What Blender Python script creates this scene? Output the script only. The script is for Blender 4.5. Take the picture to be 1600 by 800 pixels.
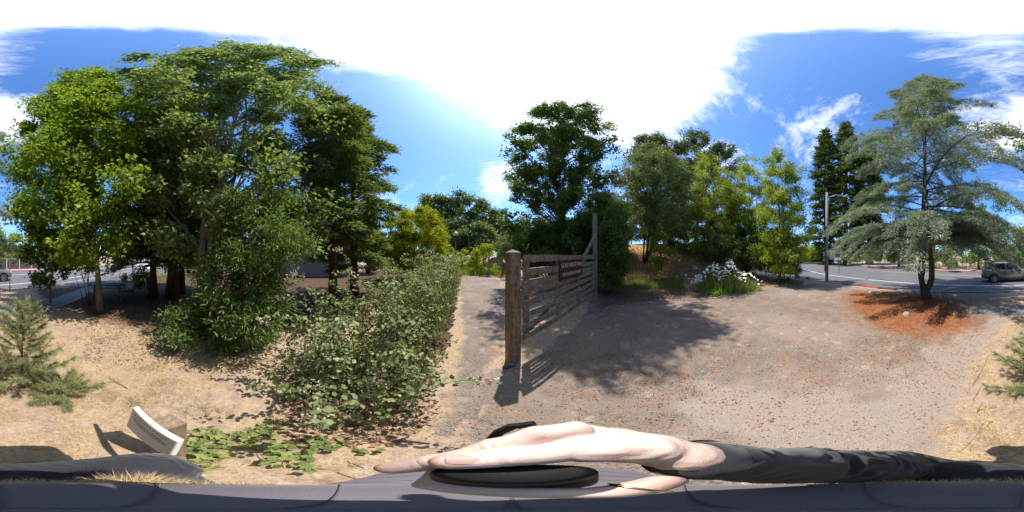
import bpy, math, random
import numpy as np
from mathutils import Vector

for o in list(bpy.data.objects):
    bpy.data.objects.remove(o)
scene = bpy.context.scene
COL = scene.collection
H = 2.1                                   # height of the lens above the ground
rng = np.random.default_rng(7)
random.seed(7)
R_ = math.radians

# ------------------------------------------------------------------ camera
cam_d = bpy.data.cameras.new('camera')
cam = bpy.data.objects.new('camera', cam_d)
COL.objects.link(cam)
cam.location = (0, 0, H)
cam.rotation_euler = (R_(90), 0, 0)
cam_d.type = 'PANO'
for holder in (cam_d, getattr(cam_d, 'cycles', None)):
    try:
        holder.panorama_type = 'EQUIRECTANGULAR'
    except Exception:
        pass
cam_d.clip_start = 0.01
cam_d.clip_end = 3000
scene.camera = cam

# ------------------------------------------------------------------ light
SUN_EL, SUN_AZ = R_(63.5), R_(4.5)        # azimuth clockwise from +Y
SUN = Vector((math.sin(SUN_AZ) * math.cos(SUN_EL), math.cos(SUN_AZ) * math.cos(SUN_EL), math.sin(SUN_EL)))
sun_d = bpy.data.lights.new('sun', 'SUN')
sun_d.energy = 4.3
sun_d.angle = R_(0.6)
sun_d.color = (1.0, 0.95, 0.87)
sun = bpy.data.objects.new('sun', sun_d)
COL.objects.link(sun)
sun.rotation_euler = SUN.to_track_quat('Z', 'Y').to_euler()
sun.location = (0, 0, 60)

def dirv(px, py):
    az, el = R_((px - 800) * .225), R_((400 - py) * .225)
    return Vector((math.sin(az) * math.cos(el), math.cos(az) * math.cos(el), math.sin(el)))

world = bpy.data.worlds.new('World')
scene.world = world
world.use_nodes = True
wn, wl = world.node_tree.nodes, world.node_tree.links
wn.clear()

def wnode(t, **kw):
    n = wn.new(t)
    for k, v in kw.items():
        setattr(n, k, v)
    return n

def wmath(op, a, b=None, c=None, clamp=False):
    n = wnode('ShaderNodeMath', operation=op, use_clamp=clamp)
    for i, v in enumerate((a, b, c)):
        if v is None:
            continue
        if isinstance(v, (int, float)):
            n.inputs[i].default_value = v
        else:
            wl.new(v, n.inputs[i])
    return n.outputs[0]

sky = wnode('ShaderNodeTexSky', sky_type='NISHITA')
sky.sun_disc = False
sky.sun_elevation = SUN_EL
sky.sun_rotation = SUN_AZ
sky.altitude = 300
sky.air_density = 1.0
sky.dust_density = 1.3
sky.ozone_density = 2.2
tc = wnode('ShaderNodeTexCoord')
DIR = tc.outputs['Generated']
# deepen the blue a little as the photograph's film does
hsv = wnode('ShaderNodeHueSaturation')
hsv.inputs['Saturation'].default_value = 1.12
hsv.inputs['Value'].default_value = 1.0
hsv.inputs['Hue'].default_value = 0.5
wl.new(sky.outputs[0], hsv.inputs['Color'])
# cloud layer: direction projected onto a flat layer overhead
sep = wnode('ShaderNodeSeparateXYZ')
wl.new(DIR, sep.inputs[0])
zc = wmath('MAXIMUM', wmath('ADD', sep.outputs[2], 0.22), 0.05)
comb = wnode('ShaderNodeCombineXYZ')
wl.new(wmath('DIVIDE', sep.outputs[0], zc), comb.inputs[0])
wl.new(wmath('DIVIDE', sep.outputs[1], zc), comb.inputs[1])
def cloud_noise(scale, detail, rough, stretch, dist=0.4):
    mp = wnode('ShaderNodeMapping')
    mp.inputs['Scale'].default_value = stretch
    mp.inputs['Rotation'].default_value = (0, 0, R_(28))
    wl.new(comb.outputs[0], mp.inputs[0])
    n = wnode('ShaderNodeTexNoise')
    n.inputs['Scale'].default_value = scale
    n.inputs['Detail'].default_value = detail
    n.inputs['Roughness'].default_value = rough
    n.inputs['Distortion'].default_value = dist
    wl.new(mp.outputs[0], n.inputs['Vector'])
    return n.outputs['Fac']
n_big = cloud_noise(2.3, 10, .66, (1.0, 1.4, 1), .7)
n_fine = cloud_noise(10.5, 7, .66, (1.0, 2.0, 1), .8)
nz = wmath('ADD', wmath('MULTIPLY', n_big, .86), wmath('MULTIPLY', n_fine, .50))   # about .57 mean
# cloud banks: (px, py, angular radius, weight)
PATCH = [(870, 115, 30, .46), (800, 45, 24, .24), (960, 125, 23, .22), (1010, 195, 15, .26), (780, 285, 9, .24), (1100, 150, 13, .12),
         (1570, 190, 16, .20), (30, 180, 12, .17), (1120, 245, 8, .22), (1250, 225, 10, .13), (520, 55, 15, .17),
         (1290, 165, 12, .10), (1530, 85, 12, .12), (560, 300, 9, .10),
         (640, 190, 22, -.24), (300, 100, 24, -.16), (120, 90, 16, -.08), (1330, 120, 22, -.12)]
acc = nz
for px, py, rad, wgt in PATCH:
    vd = wnode('ShaderNodeVectorMath', operation='DOT_PRODUCT')
    wl.new(DIR, vd.inputs[0])
    vd.inputs[1].default_value = dirv(px, py)
    mr = wnode('ShaderNodeMapRange', interpolation_type='SMOOTHSTEP')
    mr.inputs['From Min'].default_value = math.cos(R_(rad))
    mr.inputs['From Max'].default_value = 1.0
    mr.inputs['To Min'].default_value = 0
    mr.inputs['To Max'].default_value = wgt
    wl.new(vd.outputs['Value'], mr.inputs[0])
    acc = wmath('ADD', acc, mr.outputs[0])
# thin veil round the zenith
mz = wnode('ShaderNodeMapRange', interpolation_type='SMOOTHSTEP')
mz.inputs['From Min'].default_value = .972
mz.inputs['From Max'].default_value = .9985
mz.inputs['To Max'].default_value = .34
wl.new(sep.outputs[2], mz.inputs[0])
acc = wmath('ADD', acc, mz.outputs[0])
cov = wnode('ShaderNodeMapRange', interpolation_type='SMOOTHSTEP')
cov.inputs['From Min'].default_value = .67
cov.inputs['From Max'].default_value = 1.04
wl.new(acc, cov.inputs[0])
mixc = wnode('ShaderNodeMix', data_type='RGBA')
wl.new(cov.outputs[0], mixc.inputs[0])
tint = wnode('ShaderNodeMix', data_type='RGBA', blend_type='MULTIPLY')
tint.inputs[0].default_value = 1
wl.new(hsv.outputs[0], tint.inputs[6])
tint.inputs[7].default_value = (.70, .98, 1.27, 1)
wl.new(tint.outputs[2], mixc.inputs[6])
mixc.inputs[7].default_value = (5.6, 5.9, 6.4, 1)
bg = wnode('ShaderNodeBackground')
bg.inputs['Strength'].default_value = 0.15
wl.new(mixc.outputs[2], bg.inputs['Color'])
wo = wnode('ShaderNodeOutputWorld')
wl.new(bg.outputs[0], wo.inputs[0])

vs = scene.view_settings
vs.view_transform = 'Standard'
vs.look = 'None'
vs.exposure = 0.62
vs.gamma = 1
scene.render.engine = 'CYCLES'
cy = scene.cycles
cy.max_bounces = 8
cy.diffuse_bounces = 5
cy.glossy_bounces = 2
cy.transmission_bounces = 4
cy.transparent_max_bounces = 6
cy.use_denoising = True
cy.sample_clamp_indirect = 6
scene.render.film_transparent = False

# ------------------------------------------------------------------ helpers
def P(px, py):
    """ground point seen at a pixel of the 1600x800 panorama (flat ground)"""
    d = H / math.tan(R_((py - 400) * .225))
    az = R_((px - 800) * .225)
    return d * math.sin(az), d * math.cos(az)

def at(px, py, d):
    az, el = R_((px - 800) * .225), R_((400 - py) * .225)
    return np.array((d * math.sin(az), d * math.cos(az), H + d * math.tan(el)))

def sstep(a, b, x):
    t = np.clip((np.asarray(x, float) - a) / (b - a), 0, 1)
    return t * t * (3 - 2 * t)

_ph = rng.uniform(0, 6.28, (3, 12))
_fr = rng.normal(0, 1, (2, 12))
def wob(x, y, f=1.0):
    """cheap smooth noise, about -1..1"""
    x = np.asarray(x, float); y = np.asarray(y, float)
    s = 0
    for i in range(12):
        s = s + np.sin(f * (1 + .35 * i) * (_fr[0, i] * x + _fr[1, i] * y) + _ph[0, i])
    return s / 5.0

def terrain(x, y):
    x = np.asarray(x, float); y = np.asarray(y, float)
    d = np.hypot(x, y)
    az = np.degrees(np.arctan2(x, y))
    win = sstep(18, 30, az) * (1 - sstep(72, 88, az))
    z = 3.6 * win * sstep(9.2, 20, d)
    z = z - .022 * (1 + wob(x, y, 1.6)) * sstep(.2, 1, d) * .5 - .003
    return z
def tz(x, y):
    return float(terrain(x, y))

ORG = {}
def origin(o):
    return ORG.get(o.name, np.zeros(3))

def props(o, label=None, cat=None, group=None, kind=None):
    if label: o['label'] = label
    if cat: o['category'] = cat
    if group: o['group'] = group
    if kind: o['kind'] = kind
    return o

def thing(name, label, cat, loc=(0, 0, 0), group=None):
    o = bpy.data.objects.new(name, None)
    o.empty_display_size = .2
    COL.objects.link(o)
    o.location = loc
    ORG[o.name] = np.array(loc, float)
    return props(o, label, cat, group)

def link(name, me, mat, parent=None):
    o = bpy.data.objects.new(name, me)
    COL.objects.link(o)
    if mat is not None and not me.materials:
        me.materials.append(mat)
    if parent is not None:
        o.parent = parent
        ORG[o.name] = origin(parent)
    return o

def obj(name, verts, faces, mat, parent=None, smooth=False, bevel=0, label=None):
    v = np.asarray(verts, float)
    if parent is not None:
        v = v - origin(parent)
    me = bpy.data.meshes.new(name)
    me.from_pydata([tuple(p) for p in v], [], [tuple(int(i) for i in f) for f in faces])
    me.update()
    if smooth:
        me.polygons.foreach_set('use_smooth', [True] * len(me.polygons))
    o = link(name, me, mat, parent)
    if bevel:
        m = o.modifiers.new('bevel', 'BEVEL')
        m.width = bevel; m.segments = 2; m.limit_method = 'ANGLE'; m.angle_limit = R_(40)
    if label: o['label'] = label
    return o

def raw_mesh(name, V, F, rnd=None):
    """V (n,3), F (m,k): fast mesh"""
    me = bpy.data.meshes.new(name)
    n, m, k = len(V), len(F), F.shape[1]
    me.vertices.add(n)
    me.vertices.foreach_set('co', np.ascontiguousarray(V, np.float32).ravel())
    me.loops.add(m * k)
    me.loops.foreach_set('vertex_index', np.ascontiguousarray(F, np.int32).ravel())
    me.polygons.add(m)
    me.polygons.foreach_set('loop_start', np.arange(0, m * k, k, dtype=np.int32))
    if rnd is not None:
        a = me.attributes.new('rnd', 'FLOAT', 'POINT')
        a.data.foreach_set('value', np.ascontiguousarray(rnd, np.float32))
    me.update(calc_edges=True)
    return me

class MB:
    def __init__(s):
        s.v, s.f, s.n = [], [], 0
    def add(s, v, f):
        s.v.append(np.asarray(v, float))
        s.f += [[i + s.n for i in q] for q in f]
        s.n += len(v)
        return s
    def box(s, c, size, rz=0, rx=0, ry=0):
        v = np.array([(x, y, z) for z in (-.5, .5) for y in (-.5, .5) for x in (-.5, .5)]) * np.array(size)
        for a, (i, j) in ((rx, (1, 2)), (ry, (2, 0)), (rz, (0, 1))):
            if a:
                c_, s_ = math.cos(a), math.sin(a)
                vi, vj = v[:, i].copy(), v[:, j].copy()
                v[:, i] = c_ * vi - s_ * vj; v[:, j] = s_ * vi + c_ * vj
        return s.add(v + np.array(c), [(0, 2, 3, 1), (4, 5, 7, 6), (0, 1, 5, 4), (2, 6, 7, 3), (0, 4, 6, 2), (1, 3, 7, 5)])
    def beam(s, a, b, w, h, up=(0, 0, 1)):
        a, b = np.array(a, float), np.array(b, float)
        d = b - a; L = np.linalg.norm(d); d /= L
        sd = np.cross(d, up); sd /= np.linalg.norm(sd)
        u = np.cross(sd, d)
        v = [p + sd * w * i + u * h * j for p in (a, b) for i in (-.5, .5) for j in (-.5, .5)]
        return s.add(v, [(0, 1, 3, 2), (4, 6, 7, 5), (0, 4, 5, 1), (1, 5, 7, 3), (3, 7, 6, 2), (2, 6, 4, 0)])
    def tube(s, pts, rad, n=6, cap=True):
        pts = np.asarray(pts, float); m = len(pts)
        rad = np.broadcast_to(np.asarray(rad, float), (m,))
        T = np.gradient(pts, axis=0)
        T /= np.linalg.norm(T, axis=1)[:, None] + 1e-9
        ref = np.array((0, 0, 1.)) if abs(T[0, 2]) < .9 else np.array((1., 0, 0))
        a = np.arange(n) * 2 * math.pi / n
        V = []
        for i in range(m):
            u = np.cross(T[i], ref); u /= np.linalg.norm(u) + 1e-9
            w = np.cross(T[i], u)
            ref = np.cross(u, T[i])
            V.append(pts[i] + rad[i] * (np.cos(a)[:, None] * u + np.sin(a)[:, None] * w))
        F = [(i * n + j, i * n + (j + 1) % n, (i + 1) * n + (j + 1) % n, (i + 1) * n + j) for i in range(m - 1) for j in range(n)]
        if cap:
            F += [tuple(range(n))[::-1], tuple((m - 1) * n + j for j in range(n))]
        return s.add(np.concatenate(V), F)
    def ball(s, c, r, nu=10, nv=7):
        r = np.broadcast_to(np.asarray(r, float), (3,))
        V, F = [], []
        for i in range(nv + 1):
            t = math.pi * i / nv
            for j in range(nu):
                p = 2 * math.pi * j / nu
                V.append((math.sin(t) * math.cos(p), math.sin(t) * math.sin(p), math.cos(t)))
        for i in range(nv):
            for j in range(nu):
                F.append((i * nu + j, (i + 1) * nu + j, (i + 1) * nu + (j + 1) % nu, i * nu + (j + 1) % nu))
        return s.add(np.array(V) * r + np.array(c), F)
    def prism(s, poly, z0, z1):
        n = len(poly)
        v = [(x, y, z0) for x, y in poly] + [(x, y, z1) for x, y in poly]
        return s.add(v, [tuple(range(n))[::-1], tuple(range(n, 2 * n))] + [(i, (i + 1) % n, n + (i + 1) % n, n + i) for i in range(n)])
    def build(s, name, mat, parent=None, **kw):
        return obj(name, np.concatenate(s.v), s.f, mat, parent, **kw)

# ------------------------------------------------------------------ materials
class NT:
    """small node-tree helper for one material"""
    def __init__(s, name):
        s.m = bpy.data.materials.new(name)
        s.m.use_nodes = True
        s.n, s.l = s.m.node_tree.nodes, s.m.node_tree.links
        s.n.clear()
        s.out = s.n.new('ShaderNodeOutputMaterial')
        s.geo = s.n.new('ShaderNodeNewGeometry')
        s.tc = s.n.new('ShaderNodeTexCoord')
    def set(s, sock, v):
        if v is None: return
        if hasattr(v, 'is_output') or hasattr(v, 'links'):
            s.l.new(v, sock)
        elif isinstance(v, tuple) and len(v) == 3 and sock.type == 'RGBA':
            sock.default_value = (*v, 1)
        else:
            sock.default_value = v
    def noise(s, scale, detail=4, rough=.55, vec=None, stretch=None, dist=0.0):
        n = s.n.new('ShaderNodeTexNoise')
        n.inputs['Scale'].default_value = scale
        n.inputs['Detail'].default_value = detail
        n.inputs['Roughness'].default_value = rough
        n.inputs['Distortion'].default_value = dist
        v = vec or s.geo.outputs['Position']
        if stretch:
            mp = s.n.new('ShaderNodeMapping')
            mp.inputs['Scale'].default_value = stretch
            s.l.new(v, mp.inputs[0]); v = mp.outputs[0]
        s.l.new(v, n.inputs['Vector'])
        return n.outputs['Fac']
    def voro(s, scale, vec=None, feature='F1', out='Distance'):
        n = s.n.new('ShaderNodeTexVoronoi')
        n.feature = feature
        n.inputs['Scale'].default_value = scale
        s.l.new(vec or s.geo.outputs['Position'], n.inputs['Vector'])
        return n.outputs[out]
    def ramp(s, fac, *stops):
        n = s.n.new('ShaderNodeValToRGB')
        e = n.color_ramp.elements
        while len(e) < len(stops): e.new(.5)
        for q, (p, c) in zip(e, stops):
            q.position = p
            q.color = (*c, 1) if isinstance(c, tuple) else (c, c, c, 1)
        s.l.new(fac, n.inputs[0])
        return n.outputs[0]
    def mix(s, f, a, b, mode='MIX'):
        n = s.n.new('ShaderNodeMix'); n.data_type = 'RGBA'; n.blend_type = mode
        s.set(n.inputs[0], f); s.set(n.inputs[6], a); s.set(n.inputs[7], b)
        return n.outputs[2]
    def math(s, op, a, b=None, clamp=False):
        n = s.n.new('ShaderNodeMath'); n.operation = op; n.use_clamp = clamp
        s.set(n.inputs[0], a); s.set(n.inputs[1], b)
        return n.outputs[0]
    def smooth(s, a, b, v):
        n = s.n.new('ShaderNodeMapRange'); n.interpolation_type = 'SMOOTHSTEP'
        n.inputs['From Min'].default_value = a; n.inputs['From Max'].default_value = b
        s.l.new(v, n.inputs[0])
        return n.outputs[0]
    def attr(s, name):
        n = s.n.new('ShaderNodeAttribute'); n.attribute_name = name
        return n.outputs['Fac']
    def bump(s, h, strength=.5, dist=.02):
        n = s.n.new('ShaderNodeBump')
        n.inputs['Strength'].default_value = strength
        n.inputs['Distance'].default_value = dist
        s.l.new(h, n.inputs['Height'])
        return n.outputs[0]
    def bsdf(s, col, rough=.8, spec=.3, metal=0, normal=None, **kw):
        n = s.n.new('ShaderNodeBsdfPrincipled')
        s.set(n.inputs['Base Color'], col)
        s.set(n.inputs['Roughness'], rough)
        s.set(n.inputs['Specular IOR Level'], spec)
        s.set(n.inputs['Metallic'], metal)
        if normal is not None: s.l.new(normal, n.inputs['Normal'])
        for k, v in kw.items():
            s.set(n.inputs[k], v)
        return n.outputs[0]
    def done(s, shader):
        s.l.new(shader, s.out.inputs[0])
        return s.m

def leaf_mat(name, a, b, trans=.38, rough=.5, c=None):
    t = NT(name)
    r = t.attr('rnd')
    a, b, c = (tuple(min(.9, q * 1.22) for q in z) for z in (a, b, c or b))
    col = t.ramp(r, (0, a), (.8, b), (1, c))
    d = t.bsdf(col, max(rough, .52), .2)
    tr = t.n.new('ShaderNodeBsdfTranslucent')
    warm = t.mix(1.0, col, (1.25, 1.2, .55), 'MULTIPLY')
    t.l.new(warm, tr.inputs[0])
    mx = t.n.new('ShaderNodeMixShader')
    mx.inputs[0].default_value = trans
    t.l.new(d, mx.inputs[1]); t.l.new(tr.outputs[0], mx.inputs[2])
    return t.done(mx.outputs[0])

def bark_mat(name, a, b, scale=14):
    t = NT(name)
    n = t.noise(scale, 5, .65, stretch=(1, 1, .18))
    n2 = t.noise(2.3, 3)
    col = t.mix(t.smooth(.35, .7, n), a, b)
    col = t.mix(t.math('MULTIPLY', t.smooth(.45, .7, n2), .35), col, (.12, .11, .09))
    return t.done(t.bsdf(col, .9, .2, normal=t.bump(n, .9, .03)))

def plain(name, col, rough=.6, spec=.4, metal=0, var=.12, scale=9, bump=0, **kw):
    t = NT(name)
    n = t.noise(scale, 4, .6)
    lo = tuple(max(0, c * (1 - var * 2)) for c in col)
    hi = tuple(min(1, c * (1 + var)) for c in col)
    c = t.mix(n, lo, hi)
    nm = t.bump(n, bump, .01) if bump else None
    return t.done(t.bsdf(c, rough, spec, metal, nm, **kw))

def wood_mat(name, a, b, lichen=.25, grain=(1, 1, 1), sc=9):
    t = NT(name)
    ob = t.tc.outputs['Object']
    n = t.noise(sc, 6, .7, vec=ob, stretch=grain, dist=.5)
    n2 = t.noise(2.6, 5, .68, vec=ob)
    n3 = t.noise(13, 4, .62, vec=ob)
    col = t.mix(t.smooth(.32, .68, n), a, b)
    col = t.mix(t.math('MULTIPLY', t.smooth(.50, .58, n3), lichen * 1.6, True), col, (.40, .37, .32))
    col = t.mix(t.math('MULTIPLY', t.smooth(.55, .72, n2), .5), col, (.05, .038, .03))
    return t.done(t.bsdf(col, .88, .2, normal=t.bump(n, .7, .012)))

def soil_color(t):
    """dry straw over pale dirt, brown litter in patches"""
    n1 = t.noise(.9, 5, .6)
    n2 = t.noise(7, 5, .7)
    n3 = t.noise(55, 3, .7, stretch=(1, .35, 1), dist=1.2)
    n4 = t.noise(60, 3, .7, stretch=(.3, 1, 1), dist=1.0)
    n5 = t.noise(2.2, 4, .65)
    dirt = t.mix(t.smooth(.3, .7, n2), (.290, .205, .160), (.43, .325, .26))
    straw = t.mix(t.smooth(.35, .68, t.math('MAXIMUM', n3, n4)), (.235, .155, .090), (.52, .39, .245))
    c = t.mix(t.smooth(.36, .60, t.math('ADD', t.math('MULTIPLY', n1, .6), t.math('MULTIPLY', n2, .4))), dirt, straw)
    c = t.mix(t.math('MULTIPLY', t.smooth(.54, .70, n5), .6), c, (.15, .092, .060))
    c = t.mix(t.math('MULTIPLY', t.smooth(.52, .66, t.noise(5.2, 6, .75)), .5), c, (.44, .36, .31))
    c = t.mix(t.math('MULTIPLY', t.smooth(.55, .68, t.noise(17, 4, .75)), .5), c, (.13, .085, .06))
    return c, t.math('ADD', t.math('MULTIPLY', n3, .6), n2)

def gravel_color(t, warm=.5):
    v = t.voro(75)
    vc = t.voro(75, out='Color')
    g = t.n.new('ShaderNodeRGBToBW'); t.l.new(vc, g.inputs[0])
    v2 = t.voro(240, out='Color')
    g2 = t.n.new('ShaderNodeRGBToBW'); t.l.new(v2, g2.inputs[0])
    n1 = t.noise(.8, 5, .62)
    n2 = t.noise(4.5, 5, .7)
    st = t.mix(g.outputs[0], (.085, .067, .056), (.295, .243, .205))
    fine = t.mix(g2.outputs[0], (.168, .130, .106), (.305, .248, .204))
    n3 = t.noise(.33, 4, .6)
    c = t.mix(t.smooth(.40, .62, n1), st, fine)
    c = t.mix(t.math('MULTIPLY', t.smooth(.42, .68, n3), .55), c, (.34, .28, .235))
    c = t.mix(t.math('MULTIPLY', t.smooth(.5, .7, t.noise(1.9, 6, .7)), .45), c, (.12, .088, .075))
    n6 = t.noise(1.15, 6, .68)
    n7 = t.noise(26, 4, .75)
    red = t.math('MULTIPLY', t.smooth(.46, .60, t.math('ADD', t.math('MULTIPLY', n2, .55), t.math('MULTIPLY', n6, .45))), t.smooth(.42, .6, n7), True)
    c = t.mix(t.math('MULTIPLY', red, warm * 1.9), c, (.33, .175, .10))
    c = t.mix(t.math('MULTIPLY', t.smooth(.55, .66, t.noise(2.6, 7, .76)), .7), c, (.42, .345, .29))
    c = t.mix(t.math('MULTIPLY', t.smooth(.55, .66, t.noise(9, 6, .76)), .5), c, (.105, .078, .066))
    wn_ = t.attr('worn')
    c = t.mix(t.smooth(.25, .75, t.math('ADD', t.math('MULTIPLY', wn_, .8), t.math('MULTIPLY', n2, .35))), c, t.mix(n7, (.215, .165, .135), (.43, .35, .295)))
    return c, v

MAT = {}
def ground_mats():
    t = NT('soil')
    c, h = soil_color(t)
    # dry grass bank to the right of the gate, dark duff under the trees on the left
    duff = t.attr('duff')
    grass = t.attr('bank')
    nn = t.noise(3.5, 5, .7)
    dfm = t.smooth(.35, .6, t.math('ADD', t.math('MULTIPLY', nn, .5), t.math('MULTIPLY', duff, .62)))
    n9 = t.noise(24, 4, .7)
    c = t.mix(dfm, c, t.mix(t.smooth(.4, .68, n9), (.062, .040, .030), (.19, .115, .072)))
    c = t.mix(t.smooth(.3, .7, grass), c, t.mix(t.smooth(.4, .65, nn), (.30, .17, .085), (.44, .29, .14)))
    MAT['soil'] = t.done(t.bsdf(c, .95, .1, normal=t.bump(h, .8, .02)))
    for nm, warm in (('gravel', .45), ('gravel_path', .12)):
        t = NT(nm)
        cs, hs = soil_color(t)
        cg, hg = gravel_color(t, warm)
        e = t.math('ADD', t.attr('edge'), t.math('MULTIPLY', t.noise(5, 5, .7), .9))
        f = t.smooth(.80, 1.2, e)
        MAT[nm] = t.done(t.bsdf(t.mix(f, cs, cg), .92, .15, normal=t.bump(hg, .6, .012)))
    t = NT('needle_mulch')
    cs, hg = gravel_color(t, .45)
    nn = t.noise(40, 4, .75, stretch=(1, .4, 1), dist=1.0)
    n2 = t.noise(6, 5, .7)
    mu = t.mix(t.smooth(.35, .68, nn), (.145, .045, .020), (.40, .150, .060))
    mu = t.mix(t.math('MULTIPLY', t.smooth(.48, .68, n2), .6), mu, (.33, .22, .14))
    mu = t.mix(t.math('MULTIPLY', t.smooth(.5, .66, t.noise(2.3, 5, .7)), .5), mu, (.16, .065, .033))
    e = t.math('ADD', t.attr('edge'), t.math('MULTIPLY', t.noise(4, 5, .72), .9))
    MAT['mulch'] = t.done(t.bsdf(t.mix(t.smooth(.5, 1.25, e), cs, mu), .95, .1, normal=t.bump(nn, .7, .02)))
    t = NT('leaf_litter')
    cs, hg = gravel_color(t, .45)
    nn = t.noise(30, 4, .75)
    mu = t.mix(t.smooth(.35, .68, nn), (.075, .048, .038), (.24, .155, .115))
    e = t.math('ADD', t.attr('edge'), t.math('MULTIPLY', t.noise(4, 5, .72), .9))
    MAT['litter'] = t.done(t.bsdf(t.mix(t.smooth(.6, 1.05, e), cs, mu), .95, .1, normal=t.bump(nn, .8, .03)))
    t = NT('asphalt')
    n1 = t.noise(160, 3, .7)
    n2 = t.noise(.5, 4, .6)
    n3 = t.noise(3, 4, .7, stretch=(.2, 1, 1))
    c = t.mix(n1, (.085, .085, .09), (.165, .162, .165))
    c = t.mix(t.math('MULTIPLY', t.smooth(.4, .7, n2), .5), c, (.18, .175, .175))
    c = t.mix(t.math('MULTIPLY', t.smooth(.55, .7, n3), .35), c, (.09, .09, .092))
    MAT['asphalt'] = t.done(t.bsdf(c, .85, .3, normal=t.bump(n1, .3, .006)))
    t = NT('asphalt_path')
    n1 = t.noise(120, 3, .7); n2 = t.noise(1.6, 5, .65)
    c = t.mix(n1, (.13, .125, .125), (.24, .235, .23))
    c = t.mix(t.math('MULTIPLY', t.smooth(.5, .7, n2), .5), c, (.26, .23, .2))
    MAT['asphalt_path'] = t.done(t.bsdf(c, .88, .25, normal=t.bump(n1, .3, .006)))
ground_mats()
def worn_paint(name, col):
    t = NT(name)
    n = t.noise(30, 4, .75); n2 = t.noise(2, 3)
    c = t.mix(t.smooth(.56, .70, n), col, (.2, .195, .19))
    return t.done(t.bsdf(c, .7, .3))
MAT['white_paint'] = worn_paint('white_paint', (.72, .71, .68))
MAT['yellow_paint'] = worn_paint('yellow_paint', (.62, .36, .06))
MAT['red_kerb'] = worn_paint('red_kerb_paint', (.42, .09, .085))
MAT['concrete'] = plain('concrete', (.40, .37, .34), .9, .2, var=.15, scale=14, bump=.3)
MAT['wood'] = wood_mat('weathered_gate_wood', (.15, .105, .078), (.30, .225, .172), .36, (.35, .35, 3.0), 7)
MAT['wood_rail'] = wood_mat('lichened_rail_wood', (.165, .118, .088), (.33, .255, .20), .5, (.6, .6, 6), 6)
MAT['post_wood'] = wood_mat('gate_post_wood', (.17, .105, .070), (.33, .235, .17), .3, (4, 4, .35), 6)
MAT['grey_wood'] = wood_mat('silvered_wood', (.16, .135, .12), (.30, .26, .23), .15, (4, 4, .3), 7)
MAT['sign_wood'] = wood_mat('sign_support_wood', (.17, .11, .065), (.33, .25, .175), .05, (4, 4, .4), 9)
MAT['brown_board'] = plain('brown_sign_board', (.105, .042, .040), .7, .3, var=.2, scale=8)
MAT['cream'] = plain('cream_lettering', (.62, .56, .47), .7, .3, var=.06)
MAT['panel'] = plain('sign_panel_face', (.60, .575, .50), .5, .4, var=.05)
MAT['panel_edge'] = plain('sign_panel_edge', (.80, .80, .77), .5, .4, var=.03)
MAT['ink'] = plain('sign_ink', (.10, .095, .085), .7, .3, var=.1)
MAT['steel'] = plain('galvanised_steel', (.34, .34, .34), .5, .5, .6, var=.12, scale=30)
MAT['dark_steel'] = plain('dark_metal', (.035, .033, .033), .5, .4, .4)
MAT['rust'] = plain('rusty_iron', (.13, .085, .065), .8, .3, .3, var=.25, scale=25)
MAT['pole'] = plain('utility_pole_paint', (.20, .205, .22), .7, .4, .1, var=.15, scale=7)
MAT['rock'] = plain('grey_rock', (.16, .15, .14), .9, .2, var=.3, scale=6, bump=.6)
MAT['globe'] = plain('lamp_globe_glass', (.72, .58, .34), .25, .5, var=.03)
MAT['straw'] = leaf_mat('dry_straw', (.24, .165, .085), (.44, .33, .19), .15, .7, (.55, .45, .30))
MAT['dead_leaf'] = leaf_mat('dead_leaves', (.075, .045, .03), (.27, .15, .085), .1, .8, (.45, .30, .19))
MAT['orange_needle'] = leaf_mat('fallen_needles', (.15, .045, .018), (.38, .155, .06), .1, .8, (.5, .3, .16))
def stone_mat():
    t = NT('loose_stones')
    c = t.ramp(t.attr('rnd'), (0, (.19, .155, .14)), (.6, (.30, .25, .22)), (1, (.52, .45, .41)))
    return t.done(t.bsdf(c, .9, .2))
MAT['stone'] = stone_mat()

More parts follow.
